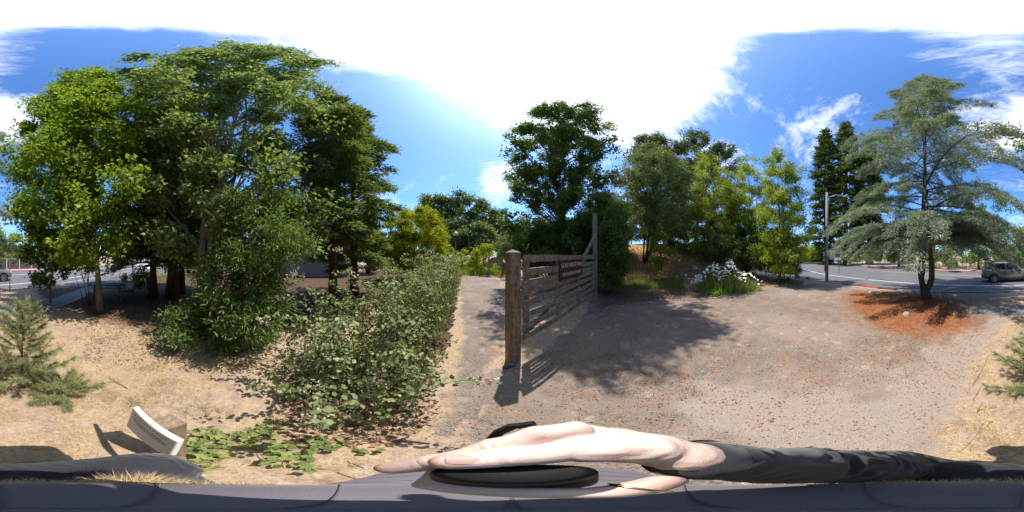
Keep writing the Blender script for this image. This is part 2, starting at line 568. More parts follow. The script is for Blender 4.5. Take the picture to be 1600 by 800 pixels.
LM = {
    'maple': leaf_mat('maple_leaf', (.110, .185, .024), (.215, .300, .042), .45, .45, (.30, .37, .06)),
    'elder': leaf_mat('elder_leaf', (.120, .180, .068), (.240, .315, .125), .42, .38, (.46, .50, .30)),
    'dark_broad': leaf_mat('dark_broad_leaf', (0.058, 0.101, 0.029), (0.124, 0.185, 0.049), .42, .45, (0.169, 0.247, 0.065)),
    'oak': leaf_mat('oak_leaf', (0.065, 0.091, 0.039), (0.130, 0.163, 0.072), .30, .5, (0.195, 0.221, 0.104)),
    'olive': leaf_mat('grey_green_leaf', (0.101, 0.142, 0.061), (0.182, 0.223, 0.101), .34, .5, (0.270, 0.311, 0.149)),
    'walnut': leaf_mat('pinnate_leaf', (0.151, 0.218, 0.034), (0.286, 0.353, 0.062), .45, .5, (0.336, 0.403, 0.078)),
    'lime': leaf_mat('lime_shrub_leaf', (.175, .225, .018), (.33, .36, .028), .45, .5, (.42, .42, .05)),
    'redwood': leaf_mat('redwood_needle', (0.073, 0.112, 0.042), (0.143, 0.196, 0.066), .36, .55, (0.242, 0.286, 0.099)),
    'far_redwood': leaf_mat('far_redwood_needle', (.040, .066, .018), (.088, .130, .030), .25, .55, (.12, .16, .04)),
    'cedar': leaf_mat('blue_cedar_needle', (.130, .178, .158), (.255, .312, .276), .28, .55, (.36, .41, .355)),
    'bramble': leaf_mat('bramble_leaf', (.110, .150, .055), (.225, .270, .125), .34, .42, (.36, .37, .20)),
    'bramble_brown': leaf_mat('bramble_spent_flower', (.20, .115, .06), (.34, .22, .13), .2, .7),
    'petal': leaf_mat('pink_petal', (.55, .36, .40), (.75, .58, .60), .3, .6),
    'oleander': leaf_mat('lance_leaf', (0.077, 0.127, 0.039), (0.165, 0.237, 0.066), .32, .38, (0.286, 0.352, 0.132)),
    'vine': leaf_mat('vine_leaf', (.105, .150, .045), (.19, .235, .075), .35, .5, (.32, .33, .12)),
    'pine': leaf_mat('pine_needle', (.125, .155, .065), (.25, .27, .115), .28, .5, (.36, .36, .16)),
    'grass': leaf_mat('green_grass_blade', (.14, .20, .035), (.26, .31, .06), .4, .6, (.38, .38, .12)),
    'daisy_leaf': leaf_mat('daisy_stem_leaf', (.15, .21, .06), (.28, .34, .11), .4, .55, (.32, .36, .12)),
    'bright': leaf_mat('bright_low_leaf', (.11, .23, .025), (.17, .32, .04), .4, .5),
    'hedge': leaf_mat('hedge_leaf', (0.072, 0.124, 0.029), (0.143, 0.208, 0.046), .35, .5, (0.247, 0.299, 0.065)),
}
BK = {
    'grey': bark_mat('grey_bark', (.15, .125, .10), (.30, .255, .205)),
    'brown': bark_mat('brown_bark', (.07, .05, .04), (.16, .115, .085)),
    'red': bark_mat('redwood_bark', (.07, .036, .028), (.16, .085, .062), 10),
    'cedar': bark_mat('cedar_bark', (.085, .065, .055), (.20, .155, .13), 18),
    'twig': bark_mat('twig_bark', (.12, .075, .05), (.24, .165, .115), 30),
}

# ------------------------------------------------------------------ leaf building
KITE = (np.array([(0, 0, 0), (.42, .5, .10), (1, 0, -.06), (.42, -.5, .10)]), np.array([(0, 1, 2), (0, 2, 3)]))
LOBED = (np.array([(0, 0, 0), (.18, .34, .06), (.42, .52, .08), (.55, .25, .04), (1, 0, -.08), (.55, -.25, .04), (.42, -.52, .08), (.18, -.34, .06)]),
         np.array([(0, 1, 2), (0, 2, 3), (0, 3, 4), (0, 4, 5), (0, 5, 6), (0, 6, 7)]))
OVAL = (np.array([(0, 0, 0), (.2, .36, .05), (.5, .48, .07), (.8, .3, .02), (1, 0, -.05), (.8, -.3, .02), (.5, -.48, .07), (.2, -.36, .05)]),
        np.array([(0, 1, 2), (0, 2, 3), (0, 3, 4), (0, 4, 5), (0, 5, 6), (0, 6, 7)]))
NEEDLE = (np.array([(0, .5, 0), (0, -.5, 0), (1, 0, 0)]), np.array([(0, 1, 2)]))
BLADE = (np.array([(0, .5, 0), (0, -.5, 0), (.55, .38, .04), (.55, -.38, .04), (1, 0, -.06)]), np.array([(0, 1, 3), (0, 3, 2), (2, 3, 4)]))

def unit(v):
    return v / (np.linalg.norm(v, axis=-1, keepdims=True) + 1e-9)

def leaves(name, C, D, N, L, W, tmpl, mat, parent=None, kind=None, rnd=None):
    C = np.asarray(C, float); n = len(C)
    D = unit(np.asarray(D, float)); S = unit(np.cross(N, D)); N2 = np.cross(D, S)
    L = np.broadcast_to(L, (n,))[:, None, None]; W = np.broadcast_to(W, (n,))[:, None, None]
    t, f = tmpl
    V = C[:, None, :] + L * t[None, :, 0:1] * D[:, None, :] + W * t[None, :, 1:2] * S[:, None, :] + L * t[None, :, 2:3] * N2[:, None, :]
    k = len(t)
    if parent is not None:
        V = V - origin(parent)
    F = (f[None] + (np.arange(n) * k)[:, None, None]).reshape(-1, f.shape[1])
    if rnd is None: rnd = rng.random(n)
    me = raw_mesh(name, V.reshape(-1, 3), F, np.repeat(rnd, k))
    o = link(name, me, mat, parent)
    if kind: o['kind'] = kind
    return o

def rnd_dirs(n):
    return unit(rng.normal(0, 1, (n, 3)))

def clump_leaves(CC, out, per, spread, leaf, droop=.15, up=.7, flat=.75):
    """leaf positions and directions for clumps at CC growing along out"""
    m = len(CC)
    idx = np.repeat(np.arange(m), per)
    n = len(idx)
    size = (spread * rng.uniform(.6, 1.35, m))[idx][:, None]
    off = rng.normal(0, .5, (n, 3)); off[:, 2] *= flat
    along = rng.uniform(-.6, 1.0, (n, 1))
    C = CC[idx] + off * size + out[idx] * along * size * .9
    C[:, 2] -= droop * size[:, 0] * along[:, 0] ** 2
    D = unit(out[idx] * .6 + rnd_dirs(n) * .9 + np.array((0, 0, -droop)))
    N = unit(rnd_dirs(n) * .8 + np.array((0, 0, up)))
    tone = np.clip(.45 * rng.random(m)[idx] + .55 * rng.random(n), 0, 1)
    return C, D, N, tone

def rows_interp(rows):
    """rows (py, left px, right px, distance) -> z-sorted arrays of z, cx, cy, r"""
    out = []
    for py, l, r, d in rows:
        c = at((l + r) / 2, py, d)
        out.append((c[2], c[0], c[1], max(.12, d * math.tan(R_((r - l) / 2 * .225)))))
    a = np.array(sorted(out))
    return a

def crown_points(rows, n, shell=.45, rough=.28, seed=0, depth=1.0):
    a = rows_interp(rows)
    z = a[:, 0]
    zz = np.linspace(z[0], z[-1], 200)
    rr = np.interp(zz, z, a[:, 3])
    w = rr ** 1.5 + .05
    r2 = np.random.default_rng(seed + 11)
    zs = r2.choice(zz, n, p=w / w.sum()) + r2.uniform(-.5, .5, n) * (zz[1] - zz[0])
    zs = np.clip(zs, z[0], z[-1])
    th = r2.uniform(0, 2 * math.pi, n)
    Rz = np.interp(zs, z, a[:, 3])
    lump = 1 + rough * (np.sin(3 * th + 1.7 * zs + seed) + np.sin(5 * th - 2.3 * zs + 2 * seed) + np.sin(2 * th + 4.1 * zs)) / 2.2
    f = r2.random(n) ** shell * lump
    cx = np.interp(zs, z, a[:, 1]); cyy = np.interp(zs, z, a[:, 2])
    hyp = np.hypot(cx, cyy) + 1e-6
    tx_, ty_ = cyy / hyp, -cx / hyp
    tt_, rr_ = np.cos(th) * f * Rz, np.sin(th) * f * Rz * depth
    C = np.stack([cx + tx_ * tt_ + cx / hyp * rr_, cyy + ty_ * tt_ + cyy / hyp * rr_, zs], 1)
    ctr = np.stack([cx, cyy, zs - .35 * Rz], 1)
    K = max(8, n // 13)
    hub = C[:K]
    near_ = np.argmin(((C[:, None, :] - hub[None]) ** 2).sum(-1), 1)
    pull = r2.uniform(.30, .62, n)[:, None]
    C = C + (hub[near_] - C) * pull
    return C, unit(C - ctr), a

def broad_tree(name, label, cat, base, rows, mat, bark, clumps, per, spread, leaf, width=.55, trunk_r=.12, limbs=34,
               tmpl=KITE, shell=.45, rough=.28, droop=.2, stems=None, group=None, up=.7, seed=1, depth=1.0):
    bx, by = base
    bz = tz(bx, by)
    t = thing(name, label, cat, (bx, by, bz), group)
    C, out, a = crown_points(rows, clumps, shell, rough, seed, depth)
    LC, LD, LN, tone = clump_leaves(C, out, per, spread, leaf, droop, up)
    n = len(LC)
    leaves('crown', LC, LD, LN, leaf * rng.uniform(.65, 1.25, n), leaf * width * rng.uniform(.8, 1.2, n), tmpl, mat, t, rnd=tone)
    # trunk with limbs
    mb = MB()
    ztop = a[-1, 0] - .06 * (a[-1, 0] - bz)
    stem_pts = []
    for k, (sx, sy, sr) in enumerate(stems or [(0, 0, trunk_r)]):
        zz = np.linspace(0, 1, 9)
        zt = ztop if k == 0 else ztop * random.uniform(.7, .95)
        Z = bz - .08 + (zt - bz) * zz
        tx = np.interp(Z, a[:, 0], a[:, 1]); ty = np.interp(Z, a[:, 0], a[:, 2])
        bl = sstep(.0, .75, zz)
        X = (bx + sx) * (1 - bl) + (tx + sx * 2.2) * bl + .05 * sr * np.sin(zz * 9 + k) * 8
        Y = (by + sy) * (1 - bl) + (ty + sy * 2.2) * bl + .05 * sr * np.cos(zz * 7 + k) * 8
        pts = np.stack([X, Y, Z], 1)
        rad = sr * (1 - .9 * zz) * (1 + .45 * np.exp(-zz * 26))
        mb.tube(pts, rad, 10)
        stem_pts.append((pts, rad))
    r2 = np.random.default_rng(seed)
    pick = r2.permutation(len(C))[:limbs]
    for i in pick:
        pts, rad = stem_pts[int(r2.integers(len(stem_pts)))]
        tgt = C[i]
        hd = np.linalg.norm(tgt[:2] - np.interp(tgt[2], pts[:, 2], np.arange(9))) if False else 0
        k = np.interp(tgt[2], pts[:, 2], np.linspace(0, 1, 9))
        k0 = np.clip(k * r2.uniform(.45, .85), .12, .95)
        st = np.array([np.interp(k0, np.linspace(0, 1, 9), pts[:, j]) for j in range(3)])
        r0 = np.interp(k0, np.linspace(0, 1, 9), rad) * .5
        u = np.linspace(0, 1, 6)[:, None]
        mid = (st + tgt) / 2 + np.array((0, 0, .12 * np.linalg.norm(tgt - st))) + r2.normal(0, .05, 3) * np.linalg.norm(tgt - st)
        pp = st * (1 - u) ** 2 + 2 * mid * u * (1 - u) + tgt * u ** 2
        mb.tube(pp, max(r0, .012) * (1 - .82 * u[:, 0]) + .004, 5, cap=False)
    mb.build('trunk', bark, t, smooth=True)
    return t

def conifer(name, label, cat, base, height, prof, mat, bark, trunk_r, n_br, dens, nl, nw, droop=.25, start=.12, group=None,
            rise=.2, fan=.35, tip_droop=0.0, fork=None, seed=3, per=3, gap=0, spray=.10, thick=.10, zpow=1.0, azbias=None, extra=None, vary=(.62, 1.1)):
    """prof: list of (t, radius). One trunk, many branches carrying short flat needle sprays"""
    r2 = np.random.default_rng(seed)
    bx, by = base
    bz = tz(bx, by)
    t = thing(name, label, cat, (bx, by, bz), group)
    mb = MB()
    u = np.linspace(0, 1, 10)
    pts = np.stack([bx + .06 * np.sin(u * 5 + seed), by + .06 * np.cos(u * 4 + seed), bz - .1 + height * u], 1)
    rad = trunk_r * (1 - .93 * u) * (1 + .5 * np.exp(-u * height * 2.2)) + .01
    if fork:
        fork(mb, bx, by, bz)
    else:
        mb.tube(pts, rad, 10)
    Cs, Ds, tones = [], [], []
    tt = start + (1 - start) * np.linspace(0, 1, n_br) ** zpow
    specs = []
    for k in range(n_br):
        h = np.clip(tt[k] + r2.uniform(-.012, .012), 0, .995)
        az = k * 2.39996 + r2.uniform(-.5, .5)
        R = np.interp(h, [p[0] for p in prof], [p[1] for p in prof]) * r2.uniform(*vary)
        if azbias: R *= azbias(az, h)
        specs.append((h, az, R, droop))
    specs += extra or []
    for h, az, R, dr in specs:
        s0 = np.array([np.interp(h, u, pts[:, j]) for j in range(3)])
        v = np.linspace(0, 1, 8)
        dx, dy = math.sin(az), math.cos(az)
        bow = r2.normal(0, .06) * R
        zc = R * (rise * v - dr * v ** 2 - tip_droop * v ** 5)
        br = np.stack([s0[0] + dx * R * v - dy * bow * v * v, s0[1] + dy * R * v + dx * bow * v * v, s0[2] + zc], 1)
        mb.tube(br, np.linspace(max(.010, .022 * R ** .6 * (1.2 - h)), .004, 8), 4, cap=False)
        m = int(dens * R) + 4
        q = r2.uniform(.12, 1.0, m) ** .75
        c = np.stack([np.interp(q, v, br[:, j]) for j in range(3)], 1)
        side = r2.choice([-1, 1], m) * r2.random(m) ** .8
        lat = fan * R * (1.02 - q) * .95 + .10
        off = np.stack([-dy * side * lat + dx * np.abs(side) * lat * .8, dx * side * lat + dy * np.abs(side) * lat * .8, -np.abs(side) * lat * (.10 + tip_droop) + r2.normal(0, thick, m) * .4], 1)
        c = c + off
        dd = np.stack([dx * .9 - dy * side * .8, dy * .9 + dx * side * .8, np.full(m, -.15 - .5 * tip_droop)], 1)
        Cs.append(c); Ds.append(dd)
        tones.append(np.clip(r2.random() * .35 + .65 * r2.random(m), 0, 1))
    C = np.concatenate(Cs); D = unit(np.concatenate(Ds)); T = np.concatenate(tones)
    idx = np.repeat(np.arange(len(C)), per)
    n = len(idx)
    C2 = C[idx] + rng.normal(0, spray, (n, 3)) * np.array((1, 1, .45))
    D2 = unit(D[idx] + rng.normal(0, .45, (n, 3)) * np.array((1, 1, .6)))
    N2 = unit(rng.normal(0, .45, (n, 3)) + np.array((0, 0, 1.)))
    leaves('crown', C2, D2, N2, nl * rng.uniform(.6, 1.3, n), nw * rng.uniform(.7, 1.2, n), KITE, mat, t, rnd=np.clip(T[idx] + rng.normal(0, .08, n), 0, 1))
    mb.build('trunk', bark, t, smooth=True)
    return t

# ================================================================== SETTING
def poly_sd(poly, X, Y):
    """signed distance, positive inside"""
    poly = np.array(poly, float)
    n = len(poly)
    d = np.full(X.shape, 1e9)
    ins = np.zeros(X.shape, bool)
    for i in range(n):
        a, b = poly[i], poly[(i + 1) % n]
        e = b - a
        wx, wy = X - a[0], Y - a[1]
        t = np.clip((wx * e[0] + wy * e[1]) / (e @ e + 1e-12), 0, 1)
        d = np.minimum(d, np.hypot(wx - e[0] * t, wy - e[1] * t))
        c = ((a[1] <= Y) != (b[1] <= Y))
        with np.errstate(divide='ignore', invalid='ignore'):
            xi = a[0] + (Y - a[1]) * e[0] / (e[1] if abs(e[1]) > 1e-9 else 1e-9)
        ins ^= c & (X < xi)
    return np.where(ins, d, -d)

def spline(pts, n=8):
    p = np.array(pts, float)
    out = []
    for i in range(len(p) - 1):
        p0, p1, p2, p3 = p[max(i - 1, 0)], p[i], p[i + 1], p[min(i + 2, len(p) - 1)]
        for k in range(n):
            t = k / n
            out.append(.5 * ((2 * p1) + (-p0 + p2) * t + (2 * p0 - 5 * p1 + 4 * p2 - p3) * t * t + (-p0 + 3 * p1 - 3 * p2 + p3) * t ** 3))
    out.append(p[-1])
    return np.array(out)

LOT = [(-.62, .35), (-.72, 1.0), (-.5, 2.4), (.1, 3.1), (3.2, 6.3), (5.5, 8.9), (7.2, 7.3), (8.7, 5.4), (7.9, 3.3), (10.3, 1.0), (13.2, -1.6), (12.4, -3.6),
       (10.6, -5.2), (9.4, -5.85), (7.0, -6.85), (5.4, -7.3), (3.5, -7.6), (1.4, -6.6), (.1, -5.7), (.36, -4.5), (.62, -2.8), (.42, -1.5), (.25, -.9), (-.3, -.2)]
PATH = [(-.45, .6), (-1.0, 1.76), (-1.4, 3.57), (-2.25, 6.16), (-4.5, 12.5), (-7.6, 19.9), (-11, 28), (-7, 28), (-3.6, 21), (-.9, 14.5), (-.3, 10), (-.2, 7.4), (-.05, 4.6), (.05, 3.0), (-.1, 2.2)]
MULCH = [(9.4, -5.3), (8.2, -3.6), (6.2, -2.6), (4.2, -2.1), (2.9, -2.1), (1.4, -2.8), (.75, -4.0), (.9, -5.3), (2.4, -6.9), (4.2, -7.75), (6.6, -6.95)]
LITTER = [(2.4, 5.0), (4.0, 5.0), (6.0, 4.2), (7.2, 2.6), (9.2, 1.4), (12.5, -1.0), (13.8, -2.4), (12.5, -3.9), (15, -1.5), (11, 2), (9.0, 4.2), (9.4, 5.8), (7.6, 7.6), (5.6, 9.6), (3.8, 7.2)]

def ground():
    # polar sheet, fine near the camera, out to the horizon
    rings = np.concatenate([[.05], np.arange(.25, 6, .14), 6 * 1.035 ** np.arange(0, 60), [55, 70, 95, 140, 220, 400, 900]])
    rings = np.unique(np.round(rings, 3))
    na = 288
    a = np.arange(na) * 2 * math.pi / na
    X = rings[:, None] * np.sin(a); Y = rings[:, None] * np.cos(a)
    Z = terrain(X, Y)
    V = np.stack([X, Y, Z], -1).reshape(-1, 3)
    nr = len(rings)
    i, j = np.meshgrid(np.arange(nr - 1), np.arange(na), indexing='ij')
    F = np.stack([i * na + j, (i + 1) * na + j, (i + 1) * na + (j + 1) % na, i * na + (j + 1) % na], -1).reshape(-1, 4)
    V = np.vstack([V, [[0, 0, tz(0, 0)]]])
    me = raw_mesh('ground', V, F[:, ::-1])
    x, y = V[:, 0], V[:, 1]
    az = np.degrees(np.arctan2(x, y)); d = np.hypot(x, y)
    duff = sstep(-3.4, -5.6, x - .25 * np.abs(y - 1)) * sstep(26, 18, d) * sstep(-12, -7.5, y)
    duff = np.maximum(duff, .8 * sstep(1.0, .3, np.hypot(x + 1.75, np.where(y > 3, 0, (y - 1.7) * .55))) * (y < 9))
    bank = sstep(16, 24, az) * (1 - sstep(70, 84, az)) * sstep(9.3, 10.6, d)
    for nm, val in (('duff', duff), ('bank', bank)):
        at_ = me.attributes.new(nm, 'FLOAT', 'POINT')
        at_.data.foreach_set('value', val.astype(np.float32))
    me.polygons.foreach_set('use_smooth', np.ones(len(me.polygons), bool))
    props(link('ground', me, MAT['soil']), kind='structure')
ground()

def sheet(name, poly, mat, z, step=.11, soft=.55, ragged=.12, join=None):
    p = np.array(poly)
    x = np.arange(p[:, 0].min() - .4, p[:, 0].max() + .4, step)
    y = np.arange(p[:, 1].min() - .4, p[:, 1].max() + .4, step)
    X, Y = np.meshgrid(x, y, indexing='ij')
    sd = poly_sd(poly, X, Y) + ragged * wob(X, Y, 2.2) + .3 * ragged * wob(X, Y, 9)
    ok = sd > -.05
    cell = ok[:-1, :-1] & ok[1:, :-1] & ok[1:, 1:] & ok[:-1, 1:]
    I = np.arange(X.size).reshape(X.shape)
    F = np.stack([I[:-1, :-1][cell], I[1:, :-1][cell], I[1:, 1:][cell], I[:-1, 1:][cell]], 1)
    used = np.unique(F)
    remap = np.full(X.size, -1); remap[used] = np.arange(len(used))
    zz = z + np.maximum(terrain(X, Y), 0) 
    V = np.stack([X.ravel(), Y.ravel(), zz.ravel()], 1)[used]
    me = raw_mesh(name, V, remap[F])
    a = me.attributes.new('edge', 'FLOAT', 'POINT')
    sj = sd if join is None else np.maximum(sd, poly_sd(join, X, Y) + .15)
    a.data.foreach_set('value', np.clip(sj.ravel()[used] / soft, 0, 1).astype(np.float32))
    if name != 'gravel_path':
        trail = np.array([(1.5, .3), (1.15, -.6), (1.0, -1.5), (1.1, -2.6), (.85, -4.2), (.2, -5.6)])
        w = np.full(X.shape, 9.)
        for p_, q_ in zip(trail[:-1], trail[1:]):
            e_ = q_ - p_; tt = np.clip(((X - p_[0]) * e_[0] + (Y - p_[1]) * e_[1]) / (e_ @ e_), 0, 1)
            w = np.minimum(w, np.hypot(X - p_[0] - e_[0] * tt, Y - p_[1] - e_[1] * tt))
        aw = me.attributes.new('worn', 'FLOAT', 'POINT')
        aw.data.foreach_set('value', sstep(1.0, .1, w + .3 * wob(X, Y, 2)).ravel()[used].astype(np.float32))
    return props(link(name, me, mat), kind='structure')

sheet('gravel_lot', LOT, MAT['gravel'], .004, join=PATH)
sheet('gravel_path', PATH, MAT['gravel_path'], .008, join=LOT)
sheet('needle_mulch_bed', MULCH, MAT['mulch'], .012, soft=1.6, ragged=.3)
sheet('leaf_litter_verge', LITTER, MAT['litter'], .016, soft=1.0)

NEAR_K = [(-70, -40), (-30, -21.5), (-12, -14.2), (-6, -11.9), (-.8, -9.95), (1.5, -9.25), (3.5, -8.5), (5.4, -7.65), (7.0, -7.05), (9.45, -6.1), (10.8, -5.3), (13.4, -3.9), (20, -2.4), (40, -2.6), (90, -5)]
FAR_K = [(-70, -52), (-30, -31.5), (-12, -24.7), (-5, -22.6), (0, -21.4), (5.5, -20.0), (12, -19.5), (16.5, -19.3), (27, -19.0), (41, -17.6), (65, -17.6), (90, -19)]
WHITE = [(-30, -23.3), (-12, -16.2), (-6, -13.9), (-1.9, -12.25), (0, -11.6), (4.4, -10.6), (9.1, -9.15), (13.6, -7.6), (20, -5.9), (40, -5.5), (90, -8)]
YELL = [(19.9, -13.9), (15, -14.95), (8, -15.85), (4.6, -16.4), (0, -17.55)]
WHITE2 = [(-30, -27.6), (-12, -20.8), (-4.4, -18.6), (0, -17.65)]

def band(name, A, B, mat, z, n=8):
    A, B = spline(A, n), spline(B, n)
    # resample both by index fraction
    m = 90
    ia = np.linspace(0, 1, m)
    f = lambda Q: np.stack([np.interp(ia, np.linspace(0, 1, len(Q)), Q[:, k]) for k in (0, 1)], 1)
    def by_x(Q):
        xs = np.linspace(-70, 90, m)
        o = np.argsort(Q[:, 0]); return np.stack([xs, np.interp(xs, Q[o, 0], Q[o, 1])], 1)
    A, B = by_x(A), by_x(B)
    V = [(x, y, z) for x, y in A] + [(x, y, z) for x, y in B]
    F = [(i, i + 1, m + i + 1, m + i) for i in range(m - 1)]
    return props(obj(name, V, F, mat), kind='structure')
band('road', FAR_K, NEAR_K, MAT['asphalt'], .006)

def strip(pts, w, z0, z1, n=8):
    """flat or raised ribbon along a polyline: verts, faces"""
    c = spline(pts, n)
    T = np.gradient(c, axis=0); T /= np.linalg.norm(T, axis=1)[:, None]
    S = np.stack([-T[:, 1], T[:, 0]], 1) * w / 2
    L, Rr = c + S, c - S
    m = len(c)
    if z1 is None:
        V = [(*p, z0) for p in L] + [(*p, z0) for p in Rr]
        F = [(i, m + i, m + i + 1, i + 1) for i in range(m - 1)]
    else:
        V = [(*p, z0) for p in L] + [(*p, z1) for p in L] + [(*p, z1) for p in Rr] + [(*p, z0) for p in Rr]
        F = []
        for k in range(3):
            F += [(k * m + i, (k + 1) * m + i, (k + 1) * m + i + 1, k * m + i + 1) for i in range(m - 1)]
        F += [(0, 3 * m, 2 * m, m), (m - 1, 2 * m - 1, 3 * m - 1, 4 * m - 1)]
    return V, F
for nm, pts, w, mt in (('white_edge_line', WHITE, .14, 'white_paint'), ('white_centre_line', WHITE2, .16, 'white_paint')):
    V, F = strip(pts, w, .011, None)
    props(obj(nm, V, F, MAT[mt]), kind='structure')
for s in (-.11, .11):
    V, F = strip([(x + .0, y + s) for x, y in YELL], .11, .0112, None)
    props(obj('yellow_centre_line', V, F, MAT['yellow_paint']), kind='structure')
V, F = strip(NEAR_K[:9], .16, -.02, .055); props(obj('kerb', V, F, MAT['concrete']), kind='structure')
V, F = strip(NEAR_K[8:11], .161, -.02, .06); props(obj('red_painted_kerb', V, F, MAT['red_kerb']), kind='structure')
V, F = strip(NEAR_K[10:], .16, -.02, .055); props(obj('kerb', V, F, MAT['concrete']), kind='structure')
V, F = strip([(x, y - .1) for x, y in FAR_K[:4]], .16, -.02, .13); props(obj('kerb', V, F, MAT['concrete']), kind='structure')
V, F = strip([(x, y - .1) for x, y in FAR_K[3:9]], .16, -.02, .13); props(obj('red_painted_kerb', V, F, MAT['red_kerb']), kind='structure')
V, F = strip([(x, y - .1) for x, y in FAR_K[8:]], .16, -.02, .13); props(obj('kerb', V, F, MAT['concrete']), kind='structure')
V, F = strip([(x, y - 1.15) for x, y in FAR_K], 1.8, -.02, .11); props(obj('pavement', V, F, MAT['concrete']), kind='structure')
V, F = strip([(2.0, -6.0), (.6, -6.1), (-1.1, -6.15), (-2.4, -6.7), (-4.4, -8.0), (-7, -9.6), (-11, -10.8)], 1.15, .014, None)
props(obj('asphalt_footpath', V, F, MAT['asphalt_path']), kind='structure')
def lot2():
    poly = [(-4.6, -11.6), (-4.8, -9.8), (-7, -9.0), (-11, -9.8), (-15, -10.2), (-22, -10.5), (-40, -12), (-42, -27.2), (-30, -21.6), (-12, -14.3)]
    props(obj('parking_apron', [(x, y, .010) for x, y in poly], [tuple(range(len(poly)))[::-1]], MAT['asphalt']), kind='structure')
lot2()

# ================================================================== TREES
# left: the young light green maple and its neighbours
broad_tree('maple_tree', 'light yellow-green maple with slim pale trunk, leftmost of the tall trees', 'tree', (-3.34, -4.79),
           [(112, 118, 140, 5.6), (130, 90, 180, 5.6), (165, 65, 205, 5.7), (210, 38, 218, 5.8), (260, 22, 220, 5.8), (310, 18, 205, 5.8), (350, 18, 200, 5.8), (390, 40, 195, 5.8), (415, 90, 175, 5.8)],
           LM['maple'], BK['grey'], 1350, 40, .34, .145, .72, .105, 46, LOBED, .5, .22, .3, seed=5)
broad_tree('young_tree', 'small round-leaved young tree in shade beside the paved path', 'tree', (-2.15, -6.75),
           [(318, 70, 110, 6.9), (345, 45, 130, 6.9), (380, 35, 135, 6.9), (420, 42, 128, 6.9), (440, 48, 120, 6.9), (450, 60, 110, 6.9)],
           LM['dark_broad'], BK['twig'], 170, 34, .26, .12, .85, .035, 26, OVAL, .5, .2, .2, seed=8)
broad_tree('elder_tree', 'tallest broadleaf tree with overhanging crown, left of the redwoods', 'tree', (-4.3, -1.55),
           [(74, 335, 430, 5.0), (86, 285, 475, 5.0), (100, 195, 490, 5.0), (130, 195, 495, 5.0), (170, 198, 505, 5.0), (215, 200, 515, 5.0), (260, 205, 525, 5.0), (300, 205, 530, 5.0), (340, 215, 505, 5.0), (380, 230, 480, 4.9), (415, 245, 450, 4.9)],
           LM['elder'], BK['grey'], 1750, 46, .30, .150, .62, .15, 60, LOBED, .5, .46, .35, seed=12, depth=.5, stems=[(0, 0, .13), (.16, .22, .09), (-.2, .3, .08)])
for k, (x, y, h, r, lab) in enumerate(((-6.53, -4.7, 12.5, 2.4, 'dark redwood with thin trunk standing behind the maple, left of its pair'),
                                    (-7.04, -3.9, 14, 2.7, 'dark redwood with thick leaning trunk behind the maple'),
                                    (-8.1, -4.0, 13, 2.4, 'dark redwood half hidden behind the thick-trunked redwood'))):
    conifer('redwood_tree', lab, 'tree', (x, y), h, [(0, .8), (.18, r), (.4, r), (.7, r * .75), (1, .15)], LM['redwood'], BK['red'], (.17, .27, .18)[k], 120, 30, .26, .09, .38,
            .15, 'redwoods on the left', .15, .5, seed=21 + k, per=3, spray=.16)
conifer('redwood_tree', 'redwood with bare dark trunk rising behind the bramble cane, nearer of its pair', 'tree', (-5.78, 2.89), 12.2,
        [(0, .9), (.22, 1.5), (.4, 1.8), (.62, 1.6), (.85, 1.0), (1, .12)], LM['redwood'], BK['red'], .17, 125, 40, .20, .06, .34, .17, 'redwoods beside the bramble', .28, .42, seed=31, per=4, spray=.10, vary=(.5, 1.15))
conifer('redwood_tree', 'wide feathery redwood on the right of the redwood group, against blue sky', 'tree', (-7.23, 4.92), 13.6,
        [(0, .8), (.15, 2.0), (.32, 2.5), (.5, 2.4), (.7, 1.9), (.88, 1.0), (1, .12)], LM['redwood'], BK['red'], .19, 135, 40, .22, .068, .34, .12, 'redwoods beside the bramble', .28, .40, seed=32, per=4, spray=.11, vary=(.45, 1.18))
conifer('redwood_tree', 'short distant redwood with bare lower trunk behind the redwood pair', 'tree', (-15.5, 12.7), 9.0,
        [(0, 1.2), (.3, 2.4), (.6, 1.9), (1, .1)], LM['redwood'], BK['red'], .22, 70, 14, .34, .12, .28, .22, 'redwoods beside the bramble', .2, .55, seed=33, per=4, spray=.2)
broad_tree('lance_leaf_shrub', 'tall shrub of long glossy lance leaves at the edge of tree shade', 'shrub', (-3.7, -.75),
           [(300, 360, 455, 4.0), (340, 335, 470, 3.9), (390, 325, 470, 3.8), (430, 325, 465, 3.7), (470, 300, 455, 3.6), (495, 258, 430, 3.6), (520, 268, 400, 3.5), (538, 300, 390, 3.45)],
           LM['oleander'], BK['twig'], 760, 36, .24, .12, .24, .04, 60, KITE, .5, .25, .3, seed=14, stems=[(0, 0, .035), (.1, .15, .03), (-.1, .1, .03), (.05, -.2, .03), (.25, .0, .025)])
broad_tree('low_bush', 'low dark bush in shade near the picnic table', 'bush', (-6.6, -6.2),
           [(425, 190, 235, 9), (440, 188, 240, 9), (455, 190, 238, 9)], LM['dark_broad'], BK['twig'], 90, 26, .22, .10, .5, .02, 12, seed=15)
broad_tree('stem_cluster_shrub', 'open shrub with several thin dark stems left of the maple trunk', 'shrub', (-3.6, -5.9),
           [(330, 118, 160, 6.6), (360, 105, 165, 6.7), (400, 105, 160, 6.8), (420, 108, 155, 6.8)], LM['dark_broad'], BK['brown'], 60, 22, .25, .12, .6, .02, 20,
           OVAL, seed=16, stems=[(0, 0, .022), (-.25, .05, .018), (.15, .1, .02), (-.12, -.1, .016), (.28, 0, .016)])

